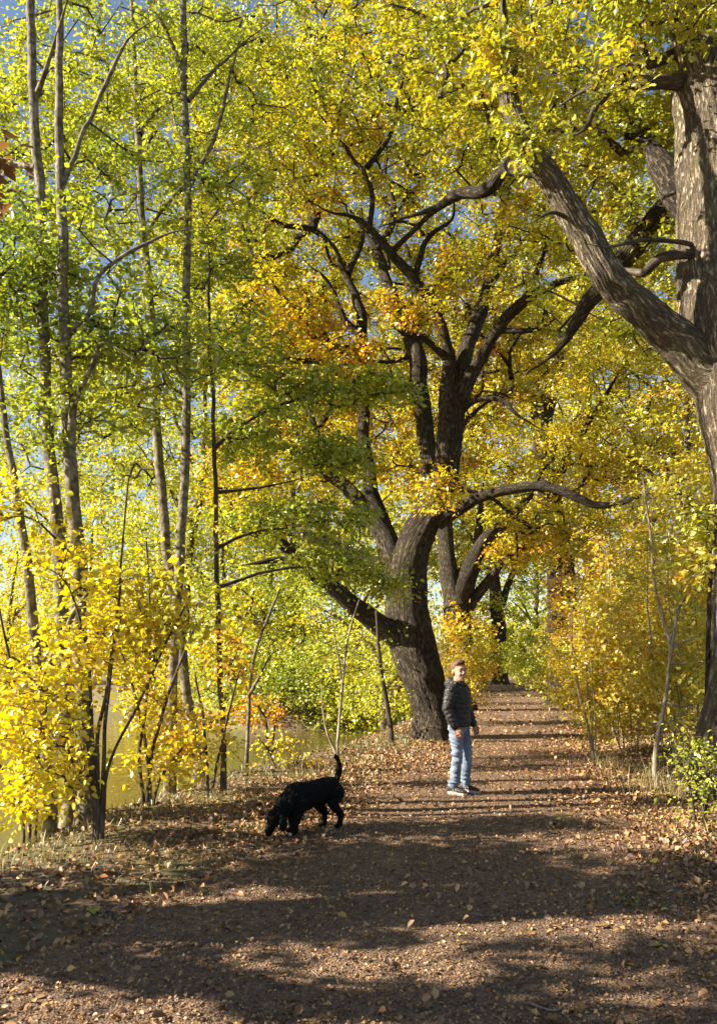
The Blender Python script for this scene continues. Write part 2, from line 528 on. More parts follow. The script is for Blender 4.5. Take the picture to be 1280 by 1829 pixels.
SUN_GAPS = [((1.18, 9.36, 0.4), .42), ((1.18, 9.36, 1.1), .42)]
for gx, gy, gr_ in [(-1.0, 5.45, 0.08), (-.6, 5.4, 0.09), (-.2, 5.36, 0.10), (.2, 5.36, 0.08), (.3, 4.95, 0.01), (.75, 4.93, 0.04), (1.2, 4.88, 0.04), (0, 4.3, 0.01), (.35, 4.26, 0.04), (.7, 4.3, 0.01), (1.9, 4.75, 0.01), (2.2, 4.2, 0.01), (-1.4, 5.5, 0.05), (.6, 5.3, 0.05), (1.6, 4.85, 0.02), (-.3, 4.35, 0.01), (1.0, 4.3, 0.01),
                    (2.3, 6.7, .2), (2.9, 7.2, .25), (3.2, 7.9, .25), (2.6, 8.2, .2), (.5, 8.5, .16), (1.1, 8.2, .16), (1.8, 8.3, .16), (0.2, 8.0, .14), (1.9, 9.0, .2), (.6, 9.3, .2), (-.4, 8.3, .12), (-.3, 9.2, .15),
                    (4.2, 22, .4), (4.8, 25, .4), (5.4, 28, .4), (6.2, 32, .5), (2.6, 15.5, .3), (3.4, 17.5, .3)]:
    SUN_GAPS.append(((gx, gy, 0.0), gr_))
for gz_ in (2.2, 3.0, 3.8, 4.6, 5.4, 6.2, 7.0, 7.8):
    SUN_GAPS.append(((3.9, 8.8, gz_), .36))
for q_ in [(3.4, 8.7, 3.9), (3.05, 8.65, 4.3), (2.7, 8.5, 4.8), (2.45, 8.4, 5.3), (2.2, 8.3, 5.8), (1.95, 8.2, 6.3), (1.75, 8.1, 6.9)]:
    SUN_GAPS.append((q_, .38))
class Tree:
    def __init__(s, name, label, cat, base, group=None):
        s.root = thing(name, tuple(base), label, cat, group)
        s.off = np.array(base, float)
        s.nodes = []; s.nrad = []; s.par = []; s.ndir = []; s.islimb = []
        s.cl = []
    # a limb drawn through spots (px, py, distance, width in the photograph's pixels)
    def limb(s, spec, mat, name='limb', k=10, step=0.15, relief=None, wob=0.02, world=False, ground=None, flare=True, wscale=1.0):
        if world:
            arr = np.array(spec, float)
        else:
            arr = np.array([[*P(px, py, d), rad_at(px, py, d, w)] for (px, py, d, w) in spec])
        if ground is not None:
            gx, gd, gw = ground
            zz = gz1((gx - 640.0) / FPX * gd, gd)
            py = 914.5 - FPX * math.tan(math.atan2(zz - CAM_H, gd) - PITCH)
            x = (P(gx, py, gd))[0]; z = gz1(x, gd); r = rad_at(gx, py, gd, gw)
            if flare: arr = arr[arr[:, 2] > z + 0.55 + r]
            arr = np.vstack([[x, gd, z - 0.25, r * 1.5], [x, gd, z + 0.02, r * 1.22], [x, gd, z + 0.3 + r * 0.5, r], arr]) if flare else np.vstack([[x, gd, z - 0.15, r], [x, gd, z + 0.05, r], arr])
        arr = catmull(arr, step)
        pts, rad = arr[:, :3].copy(), np.maximum(arr[:, 3], 0.003)
        if name == 'limb':
            f_ = np.linspace(0, 1, len(rad))
            rad = np.maximum(rad * wscale * (1 - 0.72 * sstep(0.55, 1.0, f_)), 0.0025)
            rad = rad * (1 + 0.35 * np.exp(-f_ * 12))
        else:
            rad = rad * wscale
        q = pts * 1.7
        pts += wob * np.stack([fbm(q, 41, 3), fbm(q, 42, 3), 0.6 * fbm(q, 43, 3)], -1) * sstep(0, 6, np.arange(len(pts)))[:, None]
        v, qd, gr = tube(pts, rad, k, True)
        if relief:
            v = bark_relief(v, pts, relief[0], relief[1])
        me = quads_mesh(name, v.reshape(-1, 3) - s.off, qd, mat, smooth=True, grain=gr)
        o = link(name, me, s.root)
        sub = range(0, len(pts), max(1, int(0.3 / step)))
        for i in sub:
            s.nodes.append(pts[i]); s.nrad.append(rad[i]); s.par.append(-1); s.islimb.append(True)
        return o
    def clumps(s, *specs):
        """(px, py, distance, rx, ry, rz, count) ellipsoids that the crown fills."""
        for (px, py, d, rx, ry, rz, n) in specs:
            c = P(px, py, d)
            u = norm(rng.normal(size=(n, 3))) * rng.random((n, 1)) ** (1 / 2.4)
            s.cl.append(c + u * np.array([rx, ry, rz]))
    def clumps_w(s, *specs):
        for (x, y, z, rx, ry, rz, n) in specs:
            u = norm(rng.normal(size=(n, 3))) * rng.random((n, 1)) ** (1 / 2.4)
            s.cl.append(np.array([x, y, z]) + u * np.array([rx, ry, rz]))
    def grow(s, leaf, pal, size, n_leaf, spread, mat_b, tmean=0.45, tvar=0.25, tgrad=None, sides=5, twigs=5, near=0, flat=0.6,
             rmin=0.004, tname='ovate', keep=None, droop=0.25, minz=None, upn=1.0, rk=0.42, far_leaf=None):
        cl = np.vstack(s.cl)
        if minz is not None: cl = cl[cl[:, 2] > minz]
        if keep is not None: cl = cl[keep(cl)]
        ts_ = np.array(to_sun)
        for (bp, rad_) in SUN_GAPS:                       # gaps in the foliage through which the sun reaches the path
            w = cl - np.array(bp); t_ = w @ ts_
            dd_ = np.linalg.norm(w - t_[:, None] * ts_, axis=1)
            cl = cl[~((dd_ < rad_ + spread * 0.6) & (t_ > 0.8))]
        nodes = np.array(s.nodes); m0 = len(nodes)
        d0 = np.min(np.linalg.norm(cl[:, None] - nodes[None], axis=2), axis=1) if len(cl) * m0 < 4e6 else np.linalg.norm(cl - nodes[0], axis=1)
        cl = cl[np.argsort(d0)]
        cap = m0 + len(cl) * 6
        ND = np.zeros((cap, 3)); ND[:m0] = nodes
        par = np.full(cap, -1); cnt = np.zeros(cap); nm = m0
        segs = []
        for c in cl:
            dv = c - ND[:nm]
            dist = np.sqrt((dv * dv).sum(1)) + np.maximum(0, -dv[:, 2]) * 0.5
            j = int(np.argmin(dist))
            a = ND[j]; L = np.linalg.norm(c - a)
            nseg = int(np.clip(L / 0.28, 2, 6))
            t = np.linspace(0, 1, nseg + 1)[1:, None]
            side = rng.normal(size=3) * L * 0.13
            side[2] += L * 0.10
            pp = a + (c - a) * t + side * (t * (1 - t) * 4) + rng.normal(size=(nseg, 3)) * 0.035 * L * (t < 1)
            ids = list(range(nm, nm + nseg))
            ND[nm:nm + nseg] = pp
            par[nm] = j; par[nm + 1:nm + nseg] = ids[:-1]
            nm += nseg
            segs.append([j] + ids)
        for sg in segs:
            k = sg[-1]
            while k >= m0:
                cnt[k] += 1; k = par[k]
        acc = Acc()
        nrad = np.array(s.nrad)
        for sg in segs:
            pts = ND[sg]
            r = rmin * np.maximum(cnt[sg], 1) ** rk * 1.6
            r[0] = r[1] * 1.15
            if sg[0] < m0: r = np.minimum(r, nrad[sg[0]] * 0.8)
            r = r * np.linspace(1, 0.8, len(r))
            v, q, gr = tube(pts, r, sides, True)
            acc.add(v, q, gr)
        # fine twigs and leaves of each clump
        nc = len(cl)
        per = max(1, n_leaf // twigs)
        cs = rng.uniform(0.6, 1.4, nc)[:, None]
        td = rng.normal(size=(nc, twigs, 3)); td[..., 2] = td[..., 2] * flat + 0.08
        td = norm(td)
        tl = spread * cs * rng.uniform(0.5, 1.25, (nc, twigs))
        tip = cl[:, None] + td * tl[..., None]
        if sides >= 4:
            A = np.repeat(cl[:, None], twigs, 1).reshape(-1, 3); B = tip.reshape(-1, 3)
            t = norm(B - A); u = norm(np.cross(t, np.array([0.3, 0.5, 0.81]))); w = np.cross(t, u)
            ang = np.array([0, 2.094, 4.189])
            ring = np.cos(ang)[None, :, None] * u[:, None] + np.sin(ang)[None, :, None] * w[:, None]
            v = np.concatenate([A[:, None] + ring * rmin * 1.0, B[:, None] + ring * rmin * 0.35], 1)
            base = np.arange(len(A))[:, None, None] * 6
            q = np.array([[0, 1, 4, 3], [1, 2, 5, 4], [2, 0, 3, 5]])[None] + base
            acc.add(v, q.reshape(-1, 4))
        o = link('branches', acc.mesh('branches', mat_b, s.off), s.root); o['kind'] = 'stuff'
        tt = rng.random((nc, twigs, per)) ** 0.8
        pos = cl[:, None, None] + td[:, :, None] * (tl[:, :, None] * tt)[..., None] + rng.normal(size=(nc, twigs, per, 3)) * spread * 0.16
        ax = td[:, :, None] * 0.6 + rng.normal(size=(nc, twigs, per, 3)) * 0.7
        ax[..., 2] = ax[..., 2] * 0.55 - droop
        nr = rng.normal(size=(nc, twigs, per, 3)) * 0.75
        nr[..., 2] += upn
        tint = tmean + tvar * rng.normal(size=(nc, 1, 1)) * 0.6 + tvar * rng.normal(size=(nc, twigs, per)) * 0.55
        pos = pos.reshape(-1, 3); ax = ax.reshape(-1, 3); nr = nr.reshape(-1, 3); tint = tint.ravel()
        if tgrad is not None: tint = tint + tgrad(pos)
        sz = size * (0.45 + 0.85 * rng.random(len(pos)) ** 0.8)
        ok = pos[:, 2] > ground_z(pos[:, 0], pos[:, 1]) + 0.05
        dcam = np.linalg.norm(pos - np.array([0, 0, CAM_H]), axis=1)
        ok &= dcam > 3.2
        pos, ax, nr, tint, sz = pos[ok], ax[ok], nr[ok], tint[ok], sz[ok]
        tint = tint + (0.11 if pal.startswith('oak') else 0.11 if pal == 'yellow' else 0.05)
        col = pick_cols(PAL[pal], tint) * rng.uniform(0.78, 1.18, (len(pos), 1))
        if near:
            x, y, dd = pix(pos)
            inside = (x > 5) & (x < 1275) & (y > 5) & (y < 1824)
            score = np.where(inside, sz / dd, 0) * rng.uniform(0.8, 1.2, len(sz))
            idx = np.argsort(-score)[:near]
            idx = idx[score[idx] > 0]
            fx, fa, fn = frames(ax[idx], nr[idx])
            for n_, i in enumerate(idx):
                k = int(np.clip(tint[i], 0, 0.999) * 10)
                lo = bpy.data.objects.new('leaf', leaf_bank(tname, leaf, pal, k, M_LEAF))
                C.objects.link(lo); lo.parent = s.root
                lo.location = pos[i] - s.off
                lo.rotation_euler = rot_of(fx[n_], fa[n_], fn[n_])
                lo.scale = (sz[i],) * 3
            mask = np.ones(len(pos), bool); mask[idx] = False
            pos, ax, nr, sz, col = pos[mask], ax[mask], nr[mask], sz[mask], col[mask]
        if far_leaf is not None:
            fm = np.linalg.norm(pos - np.array([0, 0, CAM_H]), axis=1) > far_leaf[1]
            of = link('crown', leaves_mesh('crown', far_leaf[0], pos[fm] - s.off, ax[fm], nr[fm], sz[fm] * 1.05, col[fm], M_LEAF), s.root); of['kind'] = 'stuff'
            pos, ax, nr, sz, col = pos[~fm], ax[~fm], nr[~fm], sz[~fm], col[~fm]
        if len(pos) == 0: return s
        o = link('crown', leaves_mesh('crown', leaf, pos - s.off, ax, nr, sz, col, M_LEAF), s.root); o['kind'] = 'stuff'
        Tree.total += len(pos) * sum(len(f) - 2 for f in leaf[1])
        return s
Tree.total = 0

def base_at(px, py, d):
    p = P(px, py, d); return np.array([p[0], p[1], gz1(p[0], p[1])])

def gpt(px, d):
    """Ground spot under the photograph's column px, d metres ahead."""
    x = (px - 640.0) / FPX * d
    for _ in range(3):
        z = gz1(x, d)
        py = 914.5 - FPX * math.tan(math.atan2(z - CAM_H, d) - PITCH)
        x = P(px, py, d)[0]
    return np.array([x, d, gz1(x, d)])

# ---------------------------------------------------------------- the big oak whose trunk stands at the right edge
t = Tree('oak_tree', 'massive furrowed oak trunk with a thick mossy limb leaning over the path', 'tree', gpt(1325, 8.9), 'old oaks along the path')
D = 8.9
t.limb([(1326, 1200, D, 108), (1328, 1000, D, 104), (1326, 850, D, 108), (1304, 650, D, 146), (1286, 480, D, 144), (1282, 330, D, 140), (1272, 230, D + .05, 132),
        (1268, 150, D + .1, 128), (1300, 40, D + .3, 95), (1330, -120, D + .6, 70), (1350, -300, D + 1, 40)], M_OAK_NEAR, 'trunk', 160, 0.045, (0.024, 40), 0.02, ground=(1325, D, 150))
t.limb([(1300, 695, D, 84), (1250, 650, D - .02, 76), (1210, 612, D - .08, 70), (1142, 552, D - .3, 62), (1105, 515, D - .4, 58), (1076, 480, D - .5, 55), (1050, 432, D - .55, 54), (1024, 388, D - .6, 52), (985, 325, D - .7, 49),
        (940, 265, D - .8, 45), (916, 200, D - .8, 36), (908, 120, D - .7, 27), (898, 20, D - .6, 17), (880, -90, D - .4, 10)], M_OAK_NEAR, 'limb', 110, 0.04, (0.016, 28), 0.03)
t.limb([(1265, 170, D, 60), (1235, 90, D - .2, 52), (1215, 0, D - .4, 44), (1190, -120, D - .6, 30)], M_OAK_NEAR, 'limb', 40, 0.06, (0.012, 12), 0.03)
t.limb([(1256, 145, D, 30), (1150, 150, D - .2, 24), (1090, 152, D - .3, 20), (1040, 165, D - .2, 16), (1000, 190, D, 10)], M_STEM, 'limb', 14, 0.08, None, 0.05)
t.limb([(1250, 92, D, 26), (1170, 105, D - .1, 20), (1110, 130, D + .1, 15), (1040, 230, D + .3, 12), (985, 250, D + .6, 7)], M_STEM, 'limb', 12, 0.08, None, 0.06)
t.limb([(1260, 400, D + .5, 70), (1210, 345, D + .7, 58), (1175, 290, D + .8, 48), (1145, 250, D + .9, 44), (1115, 243, D + .9, 40)], M_OAK, 'limb', 30, 0.06, (0.012, 10), 0.03)
t.limb([(1290, 360, D + 1.2, 46), (1200, 370, D + 1.5, 44), (1150, 420, D + 1.9, 40), (1100, 480, D + 2.3, 36), (1040, 560, D + 2.8, 28), (1000, 620, D + 3.2, 22), (940, 670, D + 3.6, 12)], M_OAK, 'limb', 20, 0.1, None, 0.05)
t.limb([(1275, 452, D - .1, 20), (1235, 456, D - .2, 18), (1180, 465, D - .2, 18), (1150, 490, D, 15), (1100, 478, D + .4, 10), (1050, 440, D + .8, 6)], M_STEM, 'limb', 10, 0.08, None, 0.05)
t.limb([(1265, 440, D - .1, 9), (1150, 430, D - .5, 8), (1080, 440, D - .8, 6), (1040, 437, D - 1, 4)], M_STEM, 'limb', 8, 0.08, None, 0.03)
t.limb([(1030, 400, D - .6, 9), (985, 380, D - .8, 7), (945, 400, D - 1.0, 4)], M_STEM, 'limb', 8, 0.06, None, 0.02)
t.limb([(975, 300, D - .7, 30), (900, 300, D - .2, 26), (870, 335, D + .1, 26), (820, 350, D + .5, 20), (760, 375, D + .9, 14), (680, 410, D + 1.3, 8)], M_OAK, 'limb', 14, 0.08, None, 0.08)
t.clumps((1000, 90, 10.2, 2.2, 1.8, 1.2, 130), (800, 40, 11.5, 2.0, 1.8, 1.6, 110), (1050, 180, 8.4, .7, .6, .4, 14), (1180, 420, 10.6, .8, .7, .6, 20), (980, 240, 11.5, 1.4, 1.2, 1.0, 40), (1130, 20, 8.4, 1.6, 1.2, 0.7, 60), (1190, 235, 10.4, 0.9, 0.8, 0.6, 30), (922, 240, 7.9, 0.25, 0.25, 0.5, 13), (905, 90, 7.9, .35, .3, .5, 14),
         (1085, 300, 10.5, 1.0, 1.0, 0.8, 30), (1130, 320, 8.6, 0.25, 0.3, 0.25, 6), (1150, 600, 9.6, .5, .5, .3, 8), (1240, -60, 7.5, 1.2, .8, .5, 30), (1040, 470, 12.5, 2.0, 1.4, 1.2, 60), (1260, 960, 9.0, .3, .3, .5, 8))
t.grow(T_OAK, 'oak_green', 0.085, 72, 0.36, M_STEM, 0.42, 0.26, near=280, tname='oak', rmin=0.0045, far_leaf=(T_RHOMB, 10.8))

# ---------------------------------------------------------------- the leaning oak beside the path
t = Tree('oak_tree', 'leaning dark oak with many spreading limbs standing behind the person', 'tree', gpt(775, 15.4), 'old oaks along the path')
D = 15.4
rel = (0.02, 24)
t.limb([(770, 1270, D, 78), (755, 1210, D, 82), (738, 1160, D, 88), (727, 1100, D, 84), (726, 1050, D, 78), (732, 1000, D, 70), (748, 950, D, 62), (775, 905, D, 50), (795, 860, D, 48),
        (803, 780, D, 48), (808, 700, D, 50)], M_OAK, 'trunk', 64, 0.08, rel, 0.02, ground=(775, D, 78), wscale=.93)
t.limb([(725, 1150, D, 50), (680, 1118, D - .2, 46), (640, 1085, D - .4, 40), (590, 1045, D - .6, 35), (540, 1008, D - .9, 30), (490, 960, D - 1.2, 26), (440, 935, D - 1.5, 18), (380, 900, D - 1.8, 9)], M_OAK, k=20, step=0.12, wob=0.06, wscale=.82)
t.limb([(725, 1060, D, 50), (690, 1020, D + .2, 38), (650, 1000, D + .3, 32), (610, 985, D + .5, 28), (540, 955, D + .8, 22), (470, 945, D + 1.1, 16), (400, 938, D + 1.4, 8)], M_OAK, k=16, step=0.12, wob=0.06, wscale=.82)
t.limb([(712, 1040, D + .1, 50), (690, 970, D + .3, 46), (668, 930, D + .4, 40), (640, 885, D + .6, 32), (590, 850, D + .8, 28), (550, 820, D + .9, 22), (530, 780, D + 1, 16), (490, 720, D + 1.2, 8)], M_OAK, k=16, step=0.12, wob=0.06, wscale=.82)
t.limb([(700, 1000, D + .4, 44), (672, 900, D + .5, 36), (655, 820, D + .6, 28), (648, 740, D + .6, 26), (645, 650, D + .6, 26), (645, 560, D + .6, 27), (620, 490, D + .6, 25), (595, 440, D + .5, 20), (560, 408, D + .4, 16), (525, 405, D + .2, 9)], M_OAK, k=16, step=0.12, wob=0.05, wscale=.82)
t.limb([(750, 960, D + .4, 50), (765, 880, D + .5, 40), (764, 800, D + .6, 38), (752, 700, D + .7, 40), (742, 630, D + .8, 38), (715, 560, D + .9, 32), (695, 510, D + 1, 30), (672, 450, D + 1.1, 26), (640, 400, D + 1.2, 16), (600, 330, D + 1.4, 8)], M_OAK, k=18, step=0.12, wob=0.05, wscale=.82)
t.limb([(804, 720, D, 40), (797, 640, D - .1, 28), (775, 560, D - .2, 24), (740, 500, D - .3, 22), (700, 455, D - .5, 20), (660, 410, D - .7, 17), (620, 385, D - .9, 12), (580, 375, D - 1.1, 8), (500, 320, D - 1.4, 4)], M_OAK, k=14, step=0.12, wob=0.05, wscale=.82)
t.limb([(810, 710, D, 40), (830, 625, D + .2, 32), (850, 570, D + .3, 31), (872, 510, D + .4, 27), (890, 420, D + .7, 20), (905, 300, D + 1, 14), (900, 180, D + 1.4, 8)], M_OAK, k=14, step=0.12, wob=0.05, wscale=.82)
t.limb([(812, 720, D, 38), (850, 655, D - .2, 28), (890, 590, D - .5, 26), (930, 545, D - .8, 25), (985, 510, D - 1.2, 22), (1045, 488, D - 1.6, 18), (1100, 470, D - 2, 10)], M_OAK, k=14, step=0.12, wob=0.05, wscale=.82)
t.limb([(780, 930, D, 34), (820, 908, D - .2, 28), (870, 885, D - .5, 24), (930, 870, D - .8, 24), (975, 868, D - 1, 23), (1030, 886, D - 1.2, 20), (1090, 903, D - 1.4, 18), (1150, 884, D - 1.6, 14), (1230, 850, D - 1.8, 8)], M_OAK, k=14, step=0.12, wob=0.05, wscale=.82)
t.limb([(815, 745, D, 16), (845, 715, D - .2, 14), (890, 712, D - .5, 12), (925, 745, D - .7, 11), (970, 768, D - .8, 7)], M_OAK, k=8, step=0.1, wob=0.05, wscale=.82)
t.limb([(650, 640, D + .2, 18), (560, 600, D - .1, 15), (500, 520, D - .4, 12), (455, 460, D - .8, 8)], M_OAK, k=10, step=0.12, wob=0.06, wscale=.82)
t.limb([(640, 690, D + .3, 16), (580, 650, D + .2, 14), (520, 640, D - .1, 12), (440, 590, D - .4, 7)], M_OAK, k=10, step=0.12, wob=0.06, wscale=.82)
t.limb([(660, 410, D - .7, 12), (655, 330, D - .8, 11), (600, 240, D - 1, 8), (540, 170, D - 1.3, 5)], M_OAK, k=8, step=0.12, wob=0.08, wscale=.82)
t.limb([(700, 450, D - .5, 12), (770, 380, D - .8, 11), (830, 350, D - 1, 9), (880, 300, D - 1.2, 5)], M_OAK, k=8, step=0.12, wob=0.08, wscale=.82)
t.limb([(655, 300, D - .8, 10), (700, 230, D - .9, 9), (720, 130, D - 1.1, 7), (760, 40, D - 1.3, 4)], M_OAK, k=8, step=0.12, wob=0.08, wscale=.82)
# forking secondary limbs
for sp in [[(797, 640, D - .1, 14), (760, 610, D - .4, 11), (720, 600, D - .6, 8), (690, 580, D - .8, 5)], [(645, 600, D + .6, 14), (610, 560, D + .5, 12), (590, 500, D + .4, 9), (545, 470, D + .3, 6)],
           [(872, 510, D + .4, 14), (905, 470, D + .6, 11), (950, 450, D + .8, 8), (1010, 440, D + 1, 5)], [(740, 500, D - .3, 12), (760, 430, D - .5, 10), (800, 390, D - .7, 7), (815, 330, D - .8, 4)],
           [(672, 450, D + 1.1, 14), (700, 380, D + 1.2, 11), (690, 300, D + 1.3, 8), (720, 220, D + 1.4, 5)], [(560, 408, D + .4, 11), (500, 400, D + .2, 9), (440, 360, D, 6)],
           [(620, 490, D + .6, 12), (650, 430, D + .7, 9), (645, 370, D + .8, 6)], [(540, 1005, D - .9, 16), (500, 1000, D - 1.1, 13), (430, 1010, D - 1.3, 8)], [(550, 820, D + .9, 14), (500, 800, D + .8, 11), (430, 780, D + .7, 7)],
           [(930, 545, D - .8, 13), (960, 480, D - .9, 10), (975, 400, D - 1, 6)], [(590, 850, D + .8, 14), (570, 780, D + .9, 11), (540, 700, D + 1, 8), (500, 640, D + 1.1, 5)], [(890, 590, D - .5, 12), (950, 590, D - .8, 9), (1000, 560, D - 1, 6)],
           [(455, 460, D - .8, 8), (420, 380, D - 1, 6), (400, 300, D - 1.1, 4)], [(600, 240, D - 1, 7), (620, 150, D - 1.1, 5), (650, 60, D - 1.2, 3)], [(765, 880, D + .5, 16), (790, 800, D + .8, 12), (850, 740, D + 1, 9), (900, 680, D + 1.2, 6)]]:
    t.limb(sp, M_OAK, k=8, step=0.1, wob=0.07)
t.clumps((700, 130, 18, 4.6, 3.0, 3.2, 360), (620, 470, 18.2, 3.0, 1.8, 2.2, 150), (560, 700, 18, 2.4, 1.8, 2.0, 120), (850, 600, 18, 2.2, 1.6, 2.2, 110), (480, 860, 17, 2.0, 1.8, 1.4, 70),
         (950, 960, 17, 1.3, 1.0, 0.6, 24), (760, 830, 16.6, 1.0, .8, .9, 20), (540, 240, 14.6, 2.4, 1.6, 1.8, 120), (930, 430, 14.5, 1.2, 1.0, 0.8, 26),
         (840, 480, 14.4, .9, .5, .5, 12), (600, 640, 14.6, 1.0, .5, .4, 18), (480, 560, 15, 1.2, 1, 1, 46), (720, 560, 14.4, .6, .4, .5, 9), (780, 880, 14.6, .4, .3, .4, 7), (860, 250, 15.5, 1.6, 1.2, 1.2, 44), (420, 420, 17.5, 2.0, 1.4, 1.6, 70), (400, 150, 18, 2.2, 1.6, 2.0, 80))
t.grow(T_RHOMB, 'oak_gold', 0.098, 94, 0.5, M_OAK, 0.45, 0.26, sides=4, near=0, rmin=0.0075, rk=0.46, tgrad=lambda p: 0.18 * np.exp(-((p[:, 2] - 6.5) / 1.8) ** 2) - 0.1 * sstep(9, 13, p[:, 2]))

# ---------------------------------------------------------------- more oaks along both sides of the path
t = Tree('oak_tree', 'forked oak just beyond the leaning oak, its stems spreading above the person', 'tree', gpt(822, 23), 'old oaks along the path')
D = 23
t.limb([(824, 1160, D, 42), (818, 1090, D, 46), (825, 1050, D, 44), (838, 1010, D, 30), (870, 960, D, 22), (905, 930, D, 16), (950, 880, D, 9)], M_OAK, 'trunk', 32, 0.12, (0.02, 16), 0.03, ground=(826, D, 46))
t.limb([(815, 1080, D, 36), (800, 1020, D, 32), (795, 950, D + .3, 28), (800, 880, D + .5, 22), (820, 780, D + .8, 14)], M_OAK, k=14)
t.limb([(830, 1060, D, 24), (850, 1000, D + .3, 18), (855, 930, D + .6, 14), (865, 850, D + 1, 8)], M_OAK, k=12)
t.limb([(830, 1090, D, 22), (870, 1040, D, 18), (900, 1000, D - .3, 14), (940, 980, D - .6, 7)], M_OAK, k=12)
t.clumps((850, 780, 24, 3.5, 2.6, 3.0, 130), (900, 560, 25, 4, 2.6, 3.2, 120), (740, 800, 25, 3, 2, 3, 90), (930, 960, 23, 1.3, 1.4, 1.0, 40), (830, 1130, 22.6, .7, .5, .6, 14))
t.grow(T_RHOMB, 'oak_gold', 0.12, 80, 0.6, M_OAK, 0.42, 0.22, sides=3, rmin=0.009, tgrad=lambda p: 0.2 * (p[:, 2] < 5))

t = Tree('oak_tree', 'dark oak trunk standing among rusty leaves at the right of the path', 'tree', gpt(1003, 27), 'old oaks along the path')
D = 27
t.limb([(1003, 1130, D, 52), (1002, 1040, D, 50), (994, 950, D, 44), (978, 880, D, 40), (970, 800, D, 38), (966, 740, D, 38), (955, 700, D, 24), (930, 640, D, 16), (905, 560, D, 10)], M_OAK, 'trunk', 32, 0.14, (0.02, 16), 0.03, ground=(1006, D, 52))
t.limb([(968, 750, D, 28), (985, 690, D, 24), (1000, 610, D + .3, 18), (985, 520, D + .6, 12)], M_OAK, k=12)
t.limb([(985, 900, D, 22), (1010, 820, D, 16), (1060, 740, D + .4, 12), (1120, 640, D + .8, 8)], M_OAK, k=12)
t.clumps((1010, 620, 28, 5, 2.5, 4.0, 190), (930, 330, 27, 4.5, 3, 3, 130), (1090, 820, 26, 2.6, 2, 1.6, 80), (1040, 940, 25.5, 1.4, 1.2, .9, 30))
t.grow(T_RHOMB, 'oak_gold', 0.125, 80, 0.65, M_OAK, 0.45, 0.25, sides=3, rmin=0.009)

t = Tree('oak_tree', 'twin stemmed oak behind the rusty leaved oak on the right', 'tree', gpt(1060, 33), 'old oaks along the path')
D = 33
t.limb([(1058, 1000, D, 34), (1045, 860, D, 32), (1043, 780, D, 30), (1045, 720, D, 24), (1040, 600, D, 14)], M_OAK, 'trunk', 20, 0.2, None, 0.05, ground=(1062, D, 36))
t.limb([(1046, 800, D, 26), (1085, 720, D, 22), (1110, 660, D, 20), (1145, 610, D, 16), (1190, 540, D, 8)], M_OAK, k=12)
t.clumps((1120, 560, 34, 5.5, 3, 5, 200), (1230, 780, 32, 4, 3, 3.5, 130), (1180, 330, 34, 6, 3, 4, 110))
t.grow(T_RHOMB, 'oak_green', 0.14, 76, 0.7, M_OAK, 0.5, 0.22, sides=3, rmin=0.01)

t = Tree('oak_tree', 'far dark oak trunk standing where the path ends', 'tree', gpt(890, 44), 'old oaks along the path')
D = 44
t.limb([(893, 1170, D, 26), (890, 1120, D, 26), (886, 1080, D, 24), (880, 1000, D, 18), (885, 900, D, 12)], M_OAK, 'trunk', 20, 0.2, None, 0.04, ground=(893, D, 28))
t.limb([(888, 1100, D, 16), (905, 1050, D, 12), (930, 980, D, 8)], M_OAK, k=10)
t.clumps((890, 960, 45, 4.5, 3, 3.4, 130), (900, 800, 46, 6, 3, 5, 130), (880, 1090, 44, 1.5, 1, .9, 16))
t.grow(T_RHOMB, 'oak_green', 0.17, 60, 0.8, M_OAK, 0.45, 0.2, sides=3, rmin=0.012)

# ---------------------------------------------------------------- slender trees on the river bank, left
GRP = 'slender trees on the river bank'
def slender(label, spec, ground, clumps, pal, tmean, near, limbs=(), leaf=T_OVATE, size=0.06, n=56, spread=0.36, mat=M_ALDER, **kw):
    t = Tree('slender_tree', label, 'tree', gpt(ground[0], ground[1]), GRP)
    t.limb(spec, mat, 'trunk', 20, 0.1, None, 0.02, ground=ground, wscale=.72)
    for l in limbs: t.limb(l, mat, 'limb', 8, 0.08, None, 0.03)
    t.clumps(*clumps)
    t.grow(leaf, pal, size, n, spread, M_STEM, tmean, 0.25, near=near, rmin=0.0032, **kw)
    return t
slender('grey slender trunk crossing in front of its brighter neighbour by the water',
        [(118, 1250, 8.2, 36), (112, 1050, 8.2, 34), (100, 900, 8.2, 30), (84, 760, 8.2, 28), (78, 600, 8.2, 27), (74, 400, 8.2, 25), (66, 240, 8.2, 23), (58, 100, 8.2, 21), (55, -60, 8.2, 18), (50, -400, 8.2, 8)],
        (120, 8.2, 40), [(30, 260, 9.0, 1.0, 1.0, 1.0, 42), (100, 90, 9.5, 1.2, 1.0, 1.0, 32), (60, 600, 8.6, .8, .8, .7, 34), (140, 330, 7.7, .7, .4, .5, 20), (60, -200, 9, 1.4, 1.2, 1, 24), (20, 400, 9.2, .9, .9, .8, 46), (20, 240, 9.8, .9, .9, .8, 30), (120, 230, 9.6, 1.0, 1.0, .8, 30)], 'lime', 0.3, 110,
        limbs=[[(66, 170, 8.2, 10), (85, 120, 8.0, 8), (110, 20, 7.8, 6), (130, -40, 7.6, 4)], [(66, 300, 8.2, 12), (20, 290, 8.6, 9), (-40, 270, 9, 6)]])
